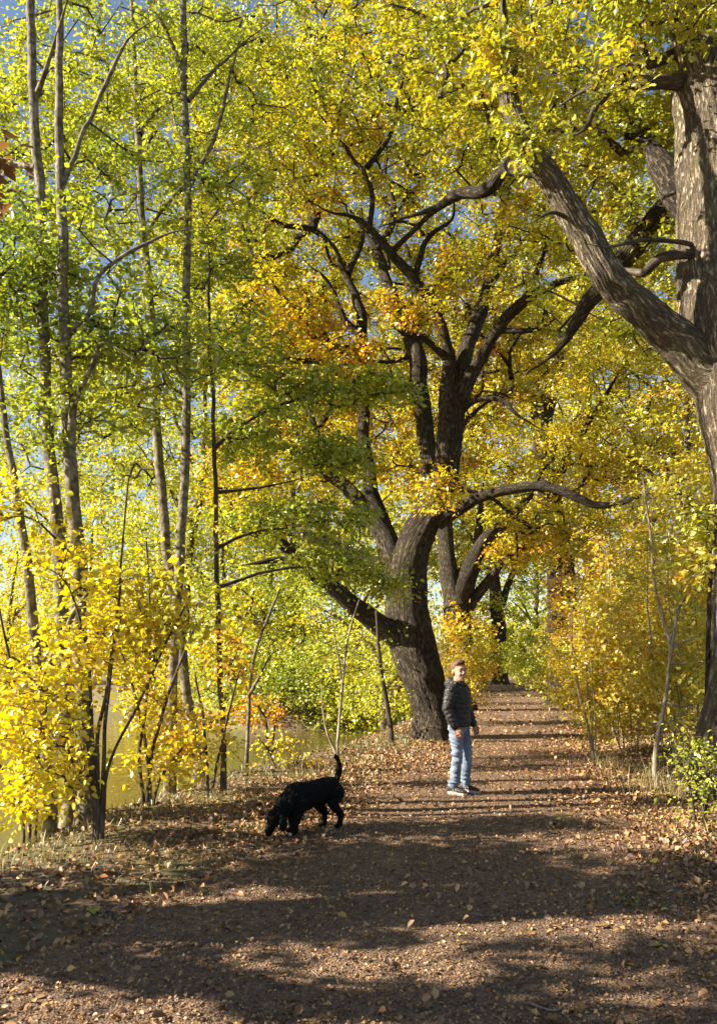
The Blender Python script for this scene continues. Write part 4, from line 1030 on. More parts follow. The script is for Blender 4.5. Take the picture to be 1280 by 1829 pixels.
# grass
def blades(name, label, x, y, h, wd, col, lean=0.5):
    n = len(x)
    z = surf_z(x, y) - 0.01
    a = rng.uniform(0, 2 * math.pi, n)
    dx = np.stack([np.cos(a), np.sin(a), 0 * a], -1)
    b = rng.uniform(0, 2 * math.pi, n)
    ln = rng.uniform(0.1, 1.0, n) * lean
    up = np.stack([np.cos(b) * ln, np.sin(b) * ln, np.sqrt(np.maximum(0.05, 1 - ln ** 2))], -1)
    p = np.stack([x, y, z], -1)
    mid = p + up * (h * 0.55)[:, None]
    bend = up.copy(); bend[:, :2] *= 1.9; bend[:, 2] *= 0.55
    tip = mid + norm(bend) * (h * 0.5)[:, None]
    wv = dx * wd[:, None]
    V = np.stack([p - wv, p + wv, mid + wv * .7, mid - wv * .7, tip], 1)
    base = np.arange(n)[:, None] * 5
    loops = (base + np.array([0, 1, 2, 3, 3, 2, 4])[None]).ravel()
    tot = np.tile([4, 3], n)
    st = np.concatenate([[0], np.cumsum(tot)[:-1]])
    me = mesh_from(name, V.reshape(-1, 3), loops, st, tot, M_GRASS, np.repeat(col, 5, 0))
    tag(link(name, me), label, 'grass', kind='stuff')
    Tree.total += n * 3
GRS = [(0.06, 0.09, 0.018), (0.11, 0.14, 0.025), (0.22, 0.20, 0.045), (0.40, 0.31, 0.11), (0.48, 0.38, 0.17)]
x, y, u = scatter(60000, 3.4, 26, 1.5, -4.5, 4.8)
pn = fbm(np.stack([x * 0.7, y * 0.7, 0 * x], -1), 91, 3)
s_ = x - bank_edge(y)
edge = np.exp(-(s_ / 0.5) ** 2)
dens = np.where(np.abs(u) > path_w(y) + 0.05, np.clip(0.12 + 0.5 * pn, 0, 1) * sstep(4.5, 8.0, y) + 0.5 * edge * sstep(4.0, 6.0, y), 0.0) + 0.55 * ((u > 1.0) & (u < 2.1) & (y < 6.5) & (pn > 0.15))
k = (rng.random(len(x)) < dens) & on_land(x, y) & (s_ > -1.2)
x, y = x[k], y[k]
blades('grass', 'short green and straw coloured grass on the verges', x, y, rng.uniform(0.04, 0.15, len(x)), rng.uniform(0.002, 0.0045, len(x)) * (1 + y * .05), pick_cols(GRS, .36 + .26 * rng.normal(size=len(x))))

# clumps of dry grass one can tell apart
def tuft(label, px, d, n, h, spread, tm):
    g = gpt(px, d)
    n = int(n * .8); h = h * .8; a = rng.normal(size=(n, 2)) * spread
    e = thing('grass_tuft', tuple(g), label, 'grass', 'grass tufts by the path')
    x = g[0] + a[:, 0]; y = g[1] + a[:, 1]
    before = set(bpy.data.objects.keys())
    blades('blades', None, x, y, rng.uniform(0.4, 1.0, n) * h, rng.uniform(0.0012, 0.0028, n), pick_cols(GRS, tm + .15 * rng.normal(size=n)), 0.55)
    o = [bpy.data.objects[k] for k in bpy.data.objects.keys() if k not in before][0]
    for kk in ('category', 'label'):
        if kk in o: del o[kk]
    o.parent = e; o.location = -e.location
tuft('tall dry straw grass in front of the bare pale sapling', 1150, 9.6, 260, .55, .2, .85)
tuft('straw grass at the foot of the furrowed oak', 1215, 9.0, 200, .42, .16, .78)
tuft('straw grass at the near foot of the right hedge row', 1095, 11.6, 180, .4, .2, .75)
tuft('pale grass tuft far along the right verge below the green shrub', 985, 19, 200, .5, .25, .85)
tuft('dry grass tuft hanging over the bank behind the dog', 545, 10.6, 200, .3, .22, .72)
tuft('green tuft growing at the edge of the path on the right foreground', 1120, 5.3, 160, .11, .12, .3)
tuft('sunlit grass fringe on the bank beside the oak foot', 735, 14.3, 220, .24, .3, .85)
tuft('grass fringe under the orange leaved bush on the bank', 400, 9.1, 260, .24, .3, .6)
tuft('grass fringe at the foot of the bundle of dark stems', 150, 6.5, 260, .2, .25, .5)

# ---------------------------------------------------------------- single fallen leaves and twigs that catch the eye
FL = [  # photograph spot, size, palette, colour position, template, tilt, label
    (1138, 1712, .12, 'brown', .05, T_OAKCURL, .9, 'curled tan oak leaf standing on edge in the right foreground'),
    (1118, 1722, .07, 'right', .95, T_OAKCURL, .6, 'small pinkish leaf beside the curled tan oak leaf'),
    (168, 1627, .075, 'lime', .30, T_ROUND, .15, 'single pale green leaf lying in the shade on the left'),
    (172, 1572, .08, 'red', .45, T_CURL, .5, 'orange red leaf at the left edge of the path'),
    (128, 1590, .05, 'lime', .5, T_ROUND, .2, 'small yellow green leaf near the orange red leaf'),
    (972, 1815, .10, 'brown', .0, T_OAKCURL, .8, 'curled pale leaf cut by the bottom edge of the picture'),
    (1034, 1812, .08, 'brown', .2, T_OAKCURL, .4, 'brown oak leaf by the dead twig at the bottom'),
    (768, 1545, .10, 'right', .9, T_OAKCURL, .3, 'light brown oak leaf lying in the shaded middle of the path'),
    (867, 1553, .06, 'brown', .0, T_CURL, .3, 'small tan leaf right of the oak leaf in the shaded path'),
    (988, 1465, .07, 'green', .55, T_ROUND, .3, 'bright green leaf on the sunlit path right of the person'),
    (952, 1470, .06, 'green', .4, T_ROUND, .3, 'darker green leaf next to the bright green one'),
    (700, 1445, .10, 'yellow', .7, T_OAKCURL, .4, 'golden leaf on the path left of the person'),
    (900, 1745, .06, 'right', .9, T_CURL, .3, 'pale leaf lying at the end of a thin twig'),
    (790, 1517, .07, 'lime', .6, T_OVATE, .1, 'flat pale leaf on the shadow edge below the person'),
    (1215, 1480, .09, 'red', .35, T_OAKCURL, .6, 'russet leaf in the sunny litter of the right verge'),
    (1235, 1595, .08, 'red', .3, T_OAKCURL, .4, 'dull red leaf in the shade of the right verge'),
    (1160, 1540, .08, 'yellow', .3, T_ROUND, .3, 'yellow leaf on the shaded litter of the right verge'),
    (1180, 1690, .06, 'yellow', .2, T_ROUND, .3, 'yellow leaf at the right edge of the lit streak'),
    (1185, 1795, .07, 'right', .85, T_OAKCURL, .3, 'light oak leaf in the bottom right litter'),
    (150, 1665, .07, 'brown', .1, T_OAKCURL, .3, 'tan leaf lying in the dark left foreground'),
    (300, 1602, .06, 'right', .95, T_CURL, .5, 'upturned beige leaf where the left shade begins'),
    (300, 1817, .08, 'brown', .05, T_CURL, .3, 'tan leaf near the bottom edge left of the middle'),
    (530, 1785, .08, 'brown', .2, T_OAKCURL, .3, 'brown leaf in the shaded lower middle'),
    (745, 1805, .07, 'brown', .05, T_OAKCURL, .3, 'pale brown leaf below the lit streak'),
    (430, 1650, .06, 'brown', .3, T_CURL, .3, 'brown leaf beside the long pale twig'),
    (1060, 1655, .08, 'brown', .1, T_OAKCURL, .4, 'tan oak leaf beside the green tuft in the foreground'),
    (620, 1640, .06, 'right', .9, T_CURL, .3, 'light leaf on the lit streak of the path'),
    (815, 1668, .06, 'brown', .0, T_CURL, .3, 'tan leaf on the second lit streak'),
]
def ground_hit(px, py):
    d = 5.0
    for _ in range(30):
        p = P(px, py, d)
        h = CAM_H - gz1(p[0], p[1])
        ang = PITCH + math.atan((914.5 - py) / FPX)
        r_, u_ = (px - 640.0) / FPX, (914.5 - py) / FPX
        sl = (math.sin(PITCH) + u_ * math.cos(PITCH)) / (math.cos(PITCH) - u_ * math.sin(PITCH))
        d = -h / sl
    p = P(px, py, d)
    return np.array([p[0], p[1], gz1(p[0], p[1])])
for (px, py, sz, pal, tm, T, tilt, label) in FL:
    g = ground_hit(px, py)
    a = rng.uniform(0, 6.28)
    nr = np.array([[rng.normal() * tilt * .5, -tilt * .6 + rng.normal() * .1, 1.0]])
    ax = np.array([[math.cos(a), math.sin(a), 0.0]])
    col = pick_cols(PAL[pal], np.array([tm])) * 0.7
    me = leaves_mesh('fallen_leaf', T, np.zeros((1, 3)), ax, nr, np.array([sz]), col, M_LITTER)
    zmin = min(v.co.z for v in me.vertices)
    o = link('fallen_leaf', me, None, (g[0], g[1], g[2] - zmin + 0.004))
    tag(o, label, 'leaf', 'single fallen leaves on the path')

TW = [
    ([(270, 1692), (292, 1693), (318, 1680), (335, 1664)], .006, 'pale bent twig lying in the shaded left foreground'),
    ([(345, 1694), (368, 1684), (392, 1673)], .003, 'thin straight twig right of the pale bent twig'),
    ([(870, 1732), (884, 1742), (902, 1749)], .003, 'short thin twig on the lit patch in front'),
    ([(945, 1795), (975, 1806), (1000, 1806), (1010, 1800)], .007, 'dead twig with a side spur near the bottom edge'),
    ([(1100, 1618), (1112, 1606), (1128, 1590)], .008, 'short dark stick lying in the shade on the right'),
    ([(880, 1812), (895, 1822), (905, 1834)], .006, 'pale twig cut by the bottom edge'),
    ([(960, 1572), (985, 1576), (992, 1580)], .004, 'small twig in the shaded middle of the path'),
    ([(840, 1634), (870, 1638), (900, 1636)], .005, 'straight pale twig on the lit streak of the path'),
    ([(555, 1735), (580, 1750), (620, 1752)], .003, 'dark curved twig in the lower middle shade'),
]
for pts, r, label in TW:
    w = np.array([ground_hit(*q) for q in pts])
    w[:, 2] += r * 0.9
    o0 = w[0].copy()
    c = catmull(np.column_stack([w, np.linspace(r, r * .5, len(w))]), 0.03)
    v, q = tube(c[:, :3] + rng.normal(size=(len(c), 3)) * r * .4, c[:, 3], 6)
    o = link('fallen_twig', quads_mesh('fallen_twig', v.reshape(-1, 3) - o0, q, M_DEAD, smooth=True), None, tuple(o0))
    tag(o, label, 'twig', 'fallen twigs on the path')

# leaves floating on the river
n = 1500
x = rng.uniform(-14, 2.5, n); y = rng.uniform(6, 30, n)
k = ground_z(x, y) < WATER_Z - 0.05
x, y = x[k], y[k]
pos = np.stack([x, y, np.full(len(x), WATER_Z + 0.004)], -1)
a = rng.uniform(0, 6.28, len(x))
o = link('floating_leaves', leaves_mesh('floating_leaves', T_OVATE, pos, np.stack([np.cos(a), np.sin(a), 0 * a], -1), np.stack([0 * a, 0 * a, 1 + 0 * a], -1) + rng.normal(size=(len(x), 3)) * .06, rng.uniform(.04, .09, len(x)), pick_cols(PAL['yellow'], rng.random(len(x))) * .8, M_LITTER))
tag(o, 'yellow leaves floating on the river', 'leaves', kind='stuff')
# ---------------------------------------------------------------- figures: shapes fused into one skin
def loft(bm, secs, k=16):
    """secs: (centre, rx, ry, axis_x, axis_y) rings, closed at both ends."""
    rings = []
    for (c, rx, ry, ax, ay) in secs:
        c = Vector(c); ax = Vector(ax).normalized(); ay = Vector(ay).normalized()
        rings.append([bm.verts.new(c + ax * rx * math.cos(a) + ay * ry * math.sin(a)) for a in [i / k * 2 * math.pi for i in range(k)]])
    for r0, r1 in zip(rings, rings[1:]):
        for i in range(k):
            bm.faces.new((r0[i], r0[(i + 1) % k], r1[(i + 1) % k], r1[i]))
    bm.faces.new(rings[0][::-1]); bm.faces.new(rings[-1])

def limb_loft(bm, pts, rads, k=14, flat=1.0, ref=(0, 1, 0)):
    pts = [Vector(p) for p in pts]
    # rounded ends
    secs = []
    n = len(pts)
    for i, (p, r) in enumerate(zip(pts, rads)):
        t = (pts[min(i + 1, n - 1)] - pts[max(i - 1, 0)]).normalized()
        ay = t.cross(Vector(ref)); ay = ay if ay.length > 1e-3 else t.cross(Vector((1, 0, 0)))
        ay.normalize(); ax = ay.cross(t).normalized()
        secs.append((p, r * flat, r, ax, ay, t))
    out = [(secs[0][0] - secs[0][5] * rads[0] * .75, secs[0][1] * .55, secs[0][2] * .55, secs[0][3], secs[0][4])]
    out += [s[:5] for s in secs]
    out += [(secs[-1][0] + secs[-1][5] * rads[-1] * .75, secs[-1][1] * .55, secs[-1][2] * .55, secs[-1][3], secs[-1][4])]
    loft(bm, out, k)

def ball(bm, c, r, k=14):
    m = Matrix.Translation(Vector(c)) @ Matrix.Diagonal((r[0], r[1], r[2], 1))
    bmesh.ops.create_uvsphere(bm, u_segments=k, v_segments=k // 2 + 2, radius=1, matrix=m)

def fuse(bm, voxel, smooth=4, fac=0.5, dec=None):
    bmesh.ops.recalc_face_normals(bm, faces=bm.faces[:])
    me = bpy.data.meshes.new('tmp'); bm.to_mesh(me); bm.free()
    o = bpy.data.objects.new('tmp', me); C.objects.link(o)
    rm = o.modifiers.new('r', 'REMESH'); rm.mode = 'VOXEL'; rm.voxel_size = voxel
    if smooth:
        sm = o.modifiers.new('s', 'SMOOTH'); sm.iterations = smooth; sm.factor = fac
    if dec:
        dm = o.modifiers.new('d', 'DECIMATE'); dm.ratio = dec
    dg = bpy.context.evaluated_depsgraph_get()
    out = bpy.data.meshes.new_from_object(o.evaluated_get(dg))
    bpy.data.objects.remove(o, do_unlink=True); bpy.data.meshes.remove(me)
    out.polygons.foreach_set('use_smooth', np.ones(len(out.polygons), bool))
    return out

def verts_of(me):
    v = np.zeros(len(me.vertices) * 3, np.float32); me.vertices.foreach_get('co', v)
    n = np.zeros(len(me.vertices) * 3, np.float32); me.vertices.foreach_get('normal', n)
    return v.reshape(-1, 3).astype(float), n.reshape(-1, 3).astype(float)

def set_verts(me, v):
    me.vertices.foreach_set('co', np.ascontiguousarray(v, np.float32).ravel()); me.update()

def simple_mat(name, col, rough=0.6, spec=0.5, bump=None, var=None, sheen=0.0, sss=0.0):
    m, nt, out = new_mat(name)
    b = N(nt, 'ShaderNodeBsdfPrincipled')
    b.inputs['Roughness'].default_value = rough
    b.inputs['Specular IOR Level'].default_value = spec
    b.inputs['Sheen Weight'].default_value = sheen
    if sss:
        b.inputs['Subsurface Weight'].default_value = sss
        b.inputs['Subsurface Radius'].default_value = (0.01, 0.004, 0.002)
    tc = N(nt, 'ShaderNodeTexCoord')
    if var:
        n1 = N(nt, 'ShaderNodeTexNoise'); n1.inputs['Scale'].default_value = var[0]; n1.inputs['Detail'].default_value = 6
        nt.links.new(tc.outputs['Object'], n1.inputs['Vector'])
        nt.links.new(ramp(nt, n1.outputs[0], [(0.32, col), (0.68, var[1])]), b.inputs['Base Color'])
    else:
        b.inputs['Base Color'].default_value = (*col, 1)
    if bump:
        n2 = N(nt, 'ShaderNodeTexNoise'); n2.inputs['Scale'].default_value = bump[0]; n2.inputs['Detail'].default_value = 5
        nt.links.new(tc.outputs['Object'], n2.inputs['Vector'])
        bu = N(nt, 'ShaderNodeBump'); bu.inputs['Strength'].default_value = bump[1]; bu.inputs['Distance'].default_value = 0.01
        nt.links.new(n2.outputs[0], bu.inputs['Height']); nt.links.new(bu.outputs[0], b.inputs['Normal'])
    nt.links.new(b.outputs[0], out.inputs[0])
    return m

def add_part(name, me, mat, parent, label=None):
    me.name = name
    me.materials.clear(); me.materials.append(mat)
    o = link(name, me, parent)
    if label: o['label'] = label
    return o

# ---------------------------------------------------------------- the boy (faces +x in his own frame)
def build_person():
    g = ground_hit(822, 1417)
    root = thing('person', tuple(g), 'person in black quilted hooded jacket and blue jeans standing on the path looking back', 'person')
    root.rotation_euler = (0, 0, R(-34))
    root.scale = (.945, .945, .945)
    HY = R(-30)                                             # head turned towards the camera
    hc = Vector((0.01, 0, 1.375))
    hf = Vector((math.cos(HY), math.sin(HY), 0)); hl = Vector((-math.sin(HY), math.cos(HY), 0)); up = Vector((0, 0, 1))
    def H(f, l, u): return hc + hf * f + hl * l + up * u
    hip = {1: Vector((0.0, .085, .78)), -1: Vector((0.0, -.085, .78))}
    knee = {1: Vector((.045, .09, .44)), -1: Vector((.02, -.095, .43))}
    ank = {1: Vector((.02, .095, .085)), -1: Vector((-.035, -.1, .085))}
    sh = {1: Vector((-.005, .155, 1.185)), -1: Vector((-.015, -.16, 1.185))}
    el = {1: Vector((-.0, .205, .955)), -1: Vector((-.035, -.215, .955))}
    wr = {1: Vector((.10, .185, .755)), -1: Vector((.055, -.20, .745))}
    bm = bmesh.new()
    # skull, jaw, neck
    ball(bm, H(-.012, 0, .035), (.088, .078, .092), 20)
    X, Y, Z = hf, hl, up
    loft(bm, [(H(.012, 0, .06), .082, .070, X, Y), (H(.02, 0, .02), .080, .067, X, Y), (H(.024, 0, -.02), .074, .062, X, Y), (H(.032, 0, -.055), .062, .052, X, Y), (H(.042, 0, -.085), .046, .038, X, Y), (H(.046, 0, -.102), .026, .022, X, Y)], 20)
    loft(bm, [(H(.094, 0, .022), .010, .010, X, Y), (H(.105, 0, .0), .013, .013, X, Y), (H(.108, 0, -.018), .014, .017, X, Y), (H(.095, 0, -.026), .012, .014, X, Y)], 10)
    for s in (1, -1):
        ball(bm, H(.085, .034 * s, .036), (.014, .02, .008), 10)        # brow
        ball(bm, H(-.008, .076 * s, -.002), (.018, .012, .030), 10)      # ear
        ball(bm, H(.072, .036 * s, -.028), (.022, .020, .022), 10)       # cheek
    ball(bm, H(.088, 0, -.052), (.014, .024, .006), 10); ball(bm, H(.086, 0, -.064), (.013, .020, .006), 10)
    ball(bm, H(.074, 0, -.090), (.016, .018, .014), 10)
    limb_loft(bm, [(-.03, 0, 1.16), (-.015, 0, 1.23), (.0, 0, 1.31)], [.062, .05, .052])
    # trunk
    loft(bm, [((0, 0, .72), .07, .11, (1, 0, 0), (0, 1, 0)), ((0, 0, .82), .078, .118, (1, 0, 0), (0, 1, 0)), ((0, 0, .95), .078, .11, (1, 0, 0), (0, 1, 0)), ((0, 0, 1.1), .09, .14, (1, 0, 0), (0, 1, 0)), ((-.01, 0, 1.19), .07, .14, (1, 0, 0), (0, 1, 0)), ((-.015, 0, 1.23), .045, .06, (1, 0, 0), (0, 1, 0))], 20)
    for s in (1, -1):
        limb_loft(bm, [hip[s], (hip[s] + knee[s]) / 2 + Vector((.012, 0, 0)), knee[s], (knee[s] * .6 + ank[s] * .4) - Vector((.015, 0, 0)), ank[s]], [.066, .056, .040, .038, .030])
        loft(bm, [(ank[s] + Vector((-.045, 0, -.06)), .02, .026, (0, 0, 1), (0, 1, 0)), (ank[s] + Vector((0, 0, -.04)), .035, .032, (0, 0, 1), (0, 1, 0)), (ank[s] + Vector((.08, 0, -.055)), .022, .036, (0, 0, 1), (0, 1, 0)), (ank[s] + Vector((.14, 0, -.062)), .014, .03, (0, 0, 1), (0, 1, 0))], 12)
        limb_loft(bm, [sh[s], (sh[s] + el[s]) / 2, el[s], (el[s] + wr[s]) / 2, wr[s]], [.045, .040, .034, .031, .024])
        # hand: palm, four fingers that curl, thumb from the side of the palm
        d = (wr[s] - el[s]).normalized()
        d = (d + Vector((.12, 0, -.35))).normalized()
        inn = Vector((0, -s, 0)); inn = (inn - d * inn.dot(d)).normalized()          # the palm faces the thigh
        fwd = d.cross(inn).normalized()
        if fwd.x < 0: fwd = -fwd
        w = wr[s]
        loft(bm, [(w, .024, .017, fwd, inn), (w + d * .03, .034, .017, fwd, inn), (w + d * .065, .037, .015, fwd, inn), (w + d * .08, .034, .012, fwd, inn)], 12)
        for i, (off, ln) in enumerate([(.028, .060), (.010, .068), (-.010, .063), (-.028, .050)]):
            b = w + d * .072 + fwd * off
            m1 = b + d * ln * .42 + inn * .006
            m2 = m1 + d * ln * .28 + inn * ln * .26
            tp = m2 + d * ln * .04 + inn * ln * .30
            limb_loft(bm, [b, m1, m2, tp], [.0085, .008, .0072, .0062], 8)
        b = w + d * .025 + fwd * .028
        limb_loft(bm, [b, b + fwd * .02 + d * .022 + inn * .008, b + fwd * .022 + d * .045 + inn * .018, b + fwd * .014 + d * .062 + inn * .026], [.011, .0095, .0085, .007], 8)
    body = add_part('body', fuse(bm, 0.0048, 3, .5, .3), simple_mat('skin', (0.42, 0.215, 0.135), .55, .3, None, (9, (0.48, 0.25, 0.16)), 0, .1), root)
    # eyes, brows, mouth
    for s in (1, -1):
        bm = bmesh.new(); ball(bm, H(.086, .033 * s, .012), (.010, .015, .008), 10)
        bm2 = bpy.data.meshes.new('eye'); bm.to_mesh(bm2); bm.free()
        add_part('eye', bm2, simple_mat('eye', (0.05, 0.03, 0.02), .2), root)
        bm = bmesh.new(); limb_loft(bm, [H(.094, .018 * s, .036), H(.092, .034 * s, .040), H(.082, .050 * s, .035)], [.004, .006, .004], 8)
        bm2 = bpy.data.meshes.new('eyebrow'); bm.to_mesh(bm2); bm.free()
        add_part('eyebrow', bm2, simple_mat('brow', (0.09, 0.05, 0.025), .8), root)
    bm = bmesh.new(); limb_loft(bm, [H(.090, .024, -.056), H(.1, .0, -.058), H(.090, -.024, -.056)], [.003, .0045, .003], 8)
    bm2 = bpy.data.meshes.new('mouth'); bm.to_mesh(bm2); bm.free()
    add_part('mouth', bm2, simple_mat('lips', (0.42, 0.14, 0.11), .45), root)
    # hair: short at the sides, longer quiff on top
    bm = bmesh.new()
    ball(bm, H(-.024, 0, .052), (.090, .083, .085), 20)
    loft(bm, [(H(-.03, 0, -.03), .06, .076, X, Y), (H(-.02, 0, .03), .082, .080, X, Y), (H(-.01, 0, .07), .085, .076, X, Y)], 20)
    loft(bm, [(H(-.005, 0, .085), .088, .070, X, Y), (H(.012, 0, .115), .085, .062, X, Y), (H(.02, 0, .138), .06, .046, X, Y), (H(.02, 0, .147), .03, .03, X, Y)], 20)
    for i in range(26):
        a, r_ = rng.uniform(0, 6.28), rng.uniform(.02, .075)
        b = H(.005 + r_ * math.cos(a), .8 * r_ * math.sin(a), .118 - r_ * .25)
        limb_loft(bm, [b, b + hf * .014 + up * .02, b + hf * .03 + up * rng.uniform(.022, .034)], [.012, .010, .004], 7)
    me = fuse(bm, 0.0052, 2, .5)
    v, n = verts_of(me)
    rel = (v - np.array(hc)) @ np.array([list(hf), list(hl), list(up)]).T
    front = sstep(.045, .075, rel[:, 0]) * sstep(.105, .07, rel[:, 2])       # forehead and face stay free
    v -= n * (0.035 * front)[:, None]
    v += n * (0.004 * fbm(v * 70, 3, 2))[:, None]
    set_verts(me, v)
    add_part('hair', me, simple_mat('hair', (0.05, 0.028, 0.014), .6, .3, (90, .6), (30, (0.14, 0.08, 0.036))), root)
    # jacket
    bm = bmesh.new()
    ex, ey = (1, 0, 0), (0, 1, 0)
    loft(bm, [((.0, 0, .755), .122, .165, ex, ey), ((.0, 0, .79), .128, .17, ex, ey), ((.003, 0, .92), .122, .162, ex, ey), ((.006, 0, 1.05), .126, .172, ex, ey), ((-.003, 0, 1.15), .112, .178, ex, ey), ((-.012, 0, 1.21), .088, .14, ex, ey), ((-.012, 0, 1.245), .072, .085, ex, ey), ((-.005, 0, 1.275), .07, .078, ex, ey)], 24)
    for s in (1, -1):
        limb_loft(bm, [sh[s] + Vector((0, -.02 * s, .0)), (sh[s] + el[s]) / 2, el[s], (el[s] + wr[s]) / 2, wr[s] + (el[s] - wr[s]) * .06], [.076, .072, .062, .056, .045], 16)
    # hood lying on the back of the neck
    loft(bm, [((-.05, .10, 1.235), .05, .05, ex, (0, 0, 1)), ((-.095, .06, 1.245), .062, .066, ex, (0, 0, 1)), ((-.105, 0, 1.24), .066, .075, ex, (0, 0, 1)), ((-.095, -.06, 1.245), .062, .066, ex, (0, 0, 1)), ((-.05, -.10, 1.235), .05, .05, ex, (0, 0, 1))], 14)
    limb_loft(bm, [(-.05, .09, 1.26), (.03, .085, 1.25), (.085, .03, 1.225), (.085, -.03, 1.225), (.03, -.085, 1.25), (-.05, -.09, 1.26)], [.026, .024, .02, .02, .024, .026], 10)
    me = fuse(bm, 0.0075, 3, .5)
    v, n = verts_of(me)
    disp = np.zeros(len(v))
    arm = np.zeros(len(v))
    for s in (1, -1):
        for a, b, r_ in ((sh[s], el[s], .088), (el[s], wr[s], .075)):
            a_, b_ = np.array(a), np.array(b); L = np.linalg.norm(b_ - a_)
            tt = np.clip(((v - a_) @ (b_ - a_)) / L ** 2, 0, 1)
            dd = np.linalg.norm(v - (a_ + tt[:, None] * (b_ - a_)), axis=1)
            m = (dd < r_) & (np.abs(v[:, 1]) > .145)
            base = 0 if a is sh[s] else np.linalg.norm(np.array(el[s]) - np.array(sh[s]))
            ph = (base + tt * L) / 0.050
            disp[m] = (np.abs(np.sin(np.pi * ph[m])) ** 0.6)
            arm[m] = 1
    tor = arm == 0
    zz = v[:, 2] + .006 * fbm(v * 6, 5, 2)
    disp[tor] = np.abs(np.sin(np.pi * zz[tor] / 0.056)) ** 0.6
    disp *= np.where(v[:, 2] > 1.2, .35, 1)
    v += n * ((disp - .6) * 0.008 + 0.006 * fbm(v * np.array([14, 14, 26]), 6, 3) + .003 * fbm(v * 45, 8, 2))[:, None]
    set_verts(me, v)
    jk = add_part('jacket', me, simple_mat('black_nylon', (0.014, 0.011, 0.0105), .5, .32, (160, .15), None, .08), root, 'black quilted puffer jacket with hood')
    bm = bmesh.new(); limb_loft(bm, [(.122, .0, .79), (.125, 0, .95), (.13, 0, 1.1), (.105, 0, 1.21)], [.005, .004, .004, .004], 6)
    m2 = bpy.data.meshes.new('zip'); bm.to_mesh(m2); bm.free()
    zp = add_part('zip', m2, simple_mat('zip', (0.05, 0.05, 0.05), .3), jk)
    # jeans
    bm = bmesh.new()
    loft(bm, [((0, 0, .66), .075, .10, ex, ey), ((-.005, 0, .71), .105, .15, ex, ey), ((-.008, 0, .77), .112, .152, ex, ey), ((-.003, 0, .82), .105, .148, ex, ey), ((0, 0, .86), .1, .14, ex, ey)], 20)
    for s in (1, -1):
        limb_loft(bm, [hip[s] + Vector((-.008, -.006 * s, -.02)), (hip[s] * .55 + knee[s] * .45), knee[s], (knee[s] + ank[s]) / 2, ank[s] + Vector((0, 0, .0))], [.092, .080, .064, .060, .056], 16)
    me = fuse(bm, 0.0075, 3, .5)
    v, n = verts_of(me)
    wr_ = fbm(v * np.array([7, 7, 22]), 12, 3)
    zone = np.exp(-((v[:, 2] - .43) / .11) ** 2) + 1.1 * np.exp(-((v[:, 2] - .12) / .1) ** 2) + .8 * np.exp(-((v[:, 2] - .68) / .1) ** 2) + .25
    slant = np.sin(v[:, 2] * 120 + v[:, 0] * 40 + 3 * fbm(v * 8, 14, 2))
    v += n * ((.013 * wr_ + .005 * slant) * np.clip(zone, 0, 1.3))[:, None]
    set_verts(me, v)
    jm = simple_mat('denim', (0.085, 0.112, 0.155), .8, .25, (220, .25), (7, (0.215, 0.26, 0.315)))
    add_part('jeans', me, jm, root, 'faded blue denim jeans')
    # shoes
    blk = simple_mat('shoe_black', (0.018, 0.016, 0.016), .6); wht = simple_mat('shoe_white', (0.42, 0.37, 0.31), .6)
    for s in (1, -1):
        a = ank[s].copy()
        yaw = Matrix.Rotation(R(4 * s), 4, 'Z')
        def S(f, l, u): return Vector((a.x, a.y, 0)) + (yaw @ Vector((f, l, 0))) + Vector((0, 0, u))
        bm = bmesh.new(); u_ = (0, 0, 1); ly = yaw @ Vector((0, 1, 0))
        loft(bm, [(S(-.07, 0, .062), .034, .026, u_, ly), (S(-.045, 0, .068), .048, .036, u_, ly), (S(0, 0, .07), .050, .040, u_, ly), (S(.05, 0, .055), .036, .042, u_, ly), (S(.10, 0, .045), .026, .043, u_, ly), (S(.145, 0, .04), .020, .036, u_, ly), (S(.17, 0, .036), .012, .02, u_, ly)], 16)
        sh_ = add_part('shoe', fuse(bm, .005, 2), blk, root)
        bm = bmesh.new()
        ring = [(-.078, .0), (-.066, .026), (-.03, .036), (.04, .040), (.10, .045), (.15, .038), (.178, .012), (.178, -.012), (.15, -.038), (.10, -.043), (.04, -.038), (-.03, -.036), (-.066, -.026)]
        lo = [bm.verts.new(S(f, l, .002)) for f, l in ring]; hi = [bm.verts.new(S(f, l, .026)) for f, l in ring]
        for i in range(len(ring)):
            bm.faces.new((lo[i], lo[(i + 1) % len(ring)], hi[(i + 1) % len(ring)], hi[i]))
        bm.faces.new(hi); bm.faces.new(lo[::-1])
        m2 = bpy.data.meshes.new('sole'); bm.to_mesh(m2); bm.free(); add_part('sole', m2, wht, sh_)
        for q in range(2):
            f0 = .028 + q * .03
            for l_ in (-.0445, .0445):
                bm = bmesh.new(); limb_loft(bm, [S(f0, l_ * .9, .032), S(f0 - .012, l_ * .93, .052), S(f0 - .022, l_ * .78, .075)], [.003, .003, .0028], 6)
                m2 = bpy.data.meshes.new('stripe'); bm.to_mesh(m2); bm.free(); add_part('stripe', m2, wht, sh_)
    return root
build_person()

